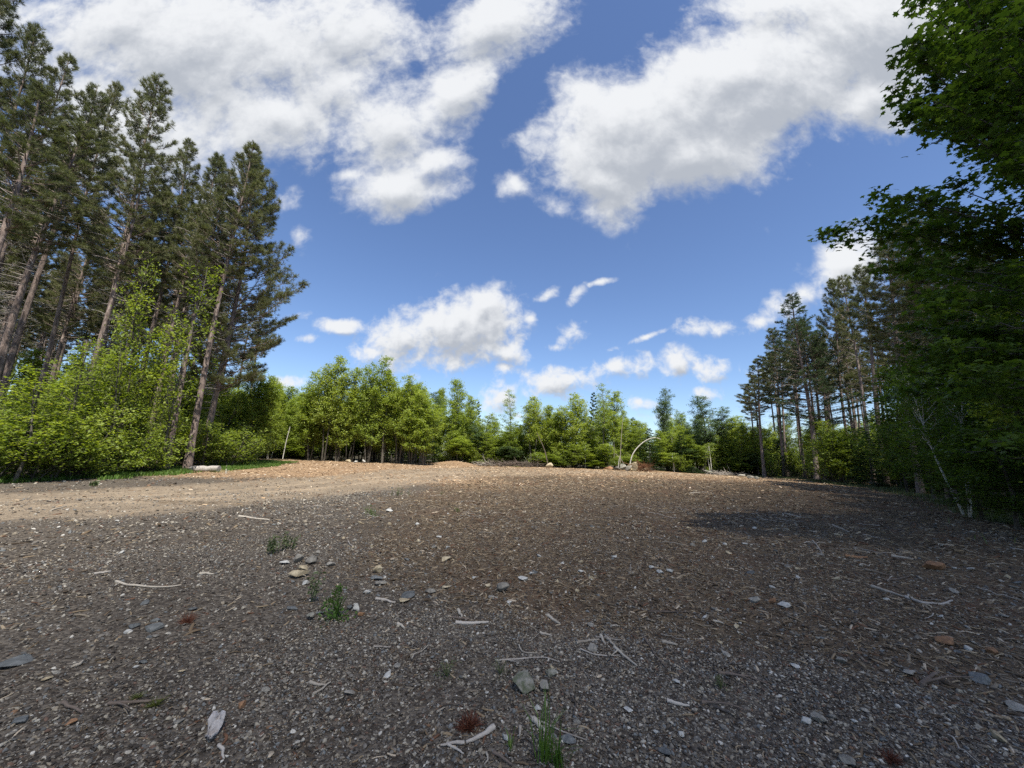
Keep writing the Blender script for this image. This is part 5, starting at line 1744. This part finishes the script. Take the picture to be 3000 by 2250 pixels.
# ---- weeds and tufts
def weed(u, v, hpx, wpx, kind, label, mt='weed', n=9, cat='weed', name='weed'):
    p = spot(u, v)
    dist = abs((R_.T @ (p - np.array([0, 0, EYE])))[2])
    h, wd = hpx / FPX * dist, wpx / FPX * dist
    rg_ = rs(int(u * 3 + v))
    b, lf = MB(), MB()
    if kind == 'stalk':
        for _ in range(n):
            x0 = rg_.normal(size=2) * wd * .28
            hh = h * rg_.uniform(.55, 1.05)
            top = np.array([x0[0] + rg_.normal() * .1 * hh, x0[1] + rg_.normal() * .1 * hh, hh])
            Q = np.stack([np.linspace(x0[0], top[0], 6), np.linspace(x0[1], top[1], 6), np.linspace(0, hh, 6)], -1)
            tube(b, Q, np.linspace(.0035, .0015, 6) * (1 + dist / 9), 4)
            m = 16
            s = rg_.uniform(.2, 1, m)
            B0 = Q[0] + (Q[-1] - Q[0]) * s[:, None]
            cc = B0 + rg_.normal(size=(m, 3)) * np.array([.035, .035, .015]) * (hh / .3)
            leafquads(lf, cc, .045 * max(1, hh / .3), rg_, tilt=.9)
    elif kind == 'leafy':
        m = int(n * 26)
        cc = rg_.normal(size=(m, 3)) * np.array([wd * .22, wd * .22, 0]) 
        q_ = rg_.uniform(0, 1, m)
        cc[:, 2] = q_ ** 1.5 * h + .005
        cc[:, :2] *= (1.5 - q_)[:, None]
        cc[:, 0] += .25 * wd * np.sin(q_ * 5 + u)
        leafquads(lf, cc, h * .11, rg_, tilt=1.2)
        A = np.zeros((n * 2, 3))
        prisms(b, A, rg_.normal(size=(n * 2, 3)) * np.array([wd * .2, wd * .2, 0]) + np.array([0, 0, h * .7]), .003, .0015)
    elif kind == 'grass':
        m = n
        x0 = rg_.normal(size=(m, 2)) * wd * .09
        blades(lf, x0[:, 0], x0[:, 1], h * rg_.uniform(.4, 1.1, m), max(.006, .0035 * dist), rg_, lean=.8, z=np.zeros(m))
        prisms(b, [(0, 0, 0)], [(.02, 0, h * 1.1)], .003, .0012)
    else:
        m = n
        dd = unit(rg_.normal(size=(m, 3)) * np.array([1, 1, .0]) + np.array([0, 0, 1]) * rg_.uniform(.0, 1.1, (m, 1)) ** 1.5)
        A = rg_.normal(size=(m, 3)) * np.array([.012, .012, 0])
        prisms(lf, A, A + dd * rg_.uniform(.5, 1.0, (m, 1)) * max(h, wd * .5), .0018, .0010)
        prisms(b, [(0, 0, 0)], [(0, 0, .03)], .004, .004)
    r = link(name, None)
    r.location = p
    link('stem', b.mesh('stem', [MT[mt]]), r)
    link('blades' if kind in ('grass', 'tuft') else 'foliage', lf.mesh('foliage', [MT[mt]]), r)
    tag(r, label, cat)
weed(800, 1622, 52, 34, 'stalk', 'cluster of tall stalky weeds behind the tan slab, its left and thickest part', 'weed_dull', 9)
weed(850, 1608, 46, 46, 'stalk', 'looser right part of the tall stalky weeds behind the tan slab', 'weed_dull', 9)
weed(917, 1762, 90, 14, 'stalk', 'single tall thin weed stalk between the tan slab and the leafy weed', 'weed_dull', 3)
weed(982, 1812, 88, 66, 'leafy', 'bushy bright leafy weed, the greenest plant in the middle gravel', 'weed', 12)
weed(1088, 1512, 30, 44, 'leafy', 'small green weed at the track side left of the flat white stone', 'weed', 7)
weed(1166, 1452, 24, 34, 'stalk', 'faint weed at the far end of the grey gravel', 'weed_dull', 6)
weed(1338, 1500, 14, 22, 'leafy', 'tiny bright green sprout on the brown chips', 'weed', 5)
weed(1292, 1450, 12, 20, 'leafy', 'tiny pale sprout left above the bright green one on the chips', 'weed_dull', 4)
weed(275, 1424, 20, 40, 'grass', 'bluish grass tuft on the sandy track at the foot of the grass strip', 'weed_dull', 50, 'grass tuft', 'grass_tuft')
weed(1595, 2232, 190, 110, 'grass', 'tall green grass with thin seed stalks at the bottom border', 'weed', 30, 'grass tuft', 'grass_tuft')
weed(1632, 2245, 110, 110, 'grass', 'broad bladed grass clump right beside the tall seed stalks at the bottom', 'weed', 42, 'grass tuft', 'grass_tuft')
weed(1496, 2200, 60, 26, 'grass', 'small pale grass sprig right of the round white pebble', 'weed', 9, 'grass tuft', 'grass_tuft')
weed(1310, 1985, 50, 70, 'leafy', 'sparse low green plant in the gravel left of the half buried boulder', 'weed_dull', 5)
weed(1465, 1975, 40, 50, 'leafy', 'tiny green shoots under the long curved grey twig', 'weed_dull', 4)
weed(2112, 2018, 34, 44, 'leafy', 'small feathery green weed on the right gravel', 'weed_dull', 6)
weed(1375, 2130, 46, 96, 'tuft', 'round tuft of reddish brown dry needles above the thick weathered stick', 'grass_red', 260, 'dry tuft', 'dry_tuft')
weed(548, 1822, 22, 66, 'tuft', 'low reddish brown dry tuft in the left gravel', 'grass_red', 120, 'dry tuft', 'dry_tuft')
weed(2612, 2228, 36, 70, 'tuft', 'dark red dry tuft at the bottom border on the right', 'grass_red', 140, 'dry tuft', 'dry_tuft')
weed(1862, 1412, 10, 26, 'leafy', 'small green patch on the sunlit chips before the boulder pile', 'weed', 5)
weed(455, 2068, 16, 74, 'leafy', 'yellow green moss patch under the dark crooked branch', 'moss', 22, 'moss', 'moss_patch')
weed(400, 2046, 12, 50, 'leafy', 'smaller moss patch left of the yellow green one', 'moss', 14, 'moss', 'moss_patch')
weed(640, 1384, 12, 80, 'leafy', 'low green plants growing right of the short grey log', 'weed', 20)

# curled scrap of birch bark
def scrap():
    p = hit(628, 2150)
    b = MB()
    rg_ = rs(3)
    n, m = 9, 6
    V = []
    for i_ in range(n):
        for j_ in range(m):
            s, t = i_ / (n - 1) - .5, j_ / (m - 1) - .5
            V.append((t * (.075 - .12 * abs(s)) * (1 + .3 * math.sin(9 * s)) + rg_.normal() * .006, s * .15 + rg_.normal() * .006, .02 + .06 * abs(t) + .02 * math.sin(s * 9) + .08 * max(0, s) + rg_.normal() * .007))
    Fc = [(i_ * m + j_, i_ * m + j_ + 1, (i_ + 1) * m + j_ + 1, (i_ + 1) * m + j_) for i_ in range(n - 1) for j_ in range(m - 1)]
    b.add(np.array(V), Fc)
    o = link('bark_scrap', b.mesh('bark_scrap', [MT['bark_scrap']]))
    sm = o.modifiers.new('thickness', 'SOLIDIFY')
    sm.thickness = .004
    o.location = p
    o.rotation_euler = (.25, 0, .35)
    tag(o, 'curled torn piece of whitish birch bark lying in the lower left gravel', 'bark')
scrap()
print('objects', len(C.objects))
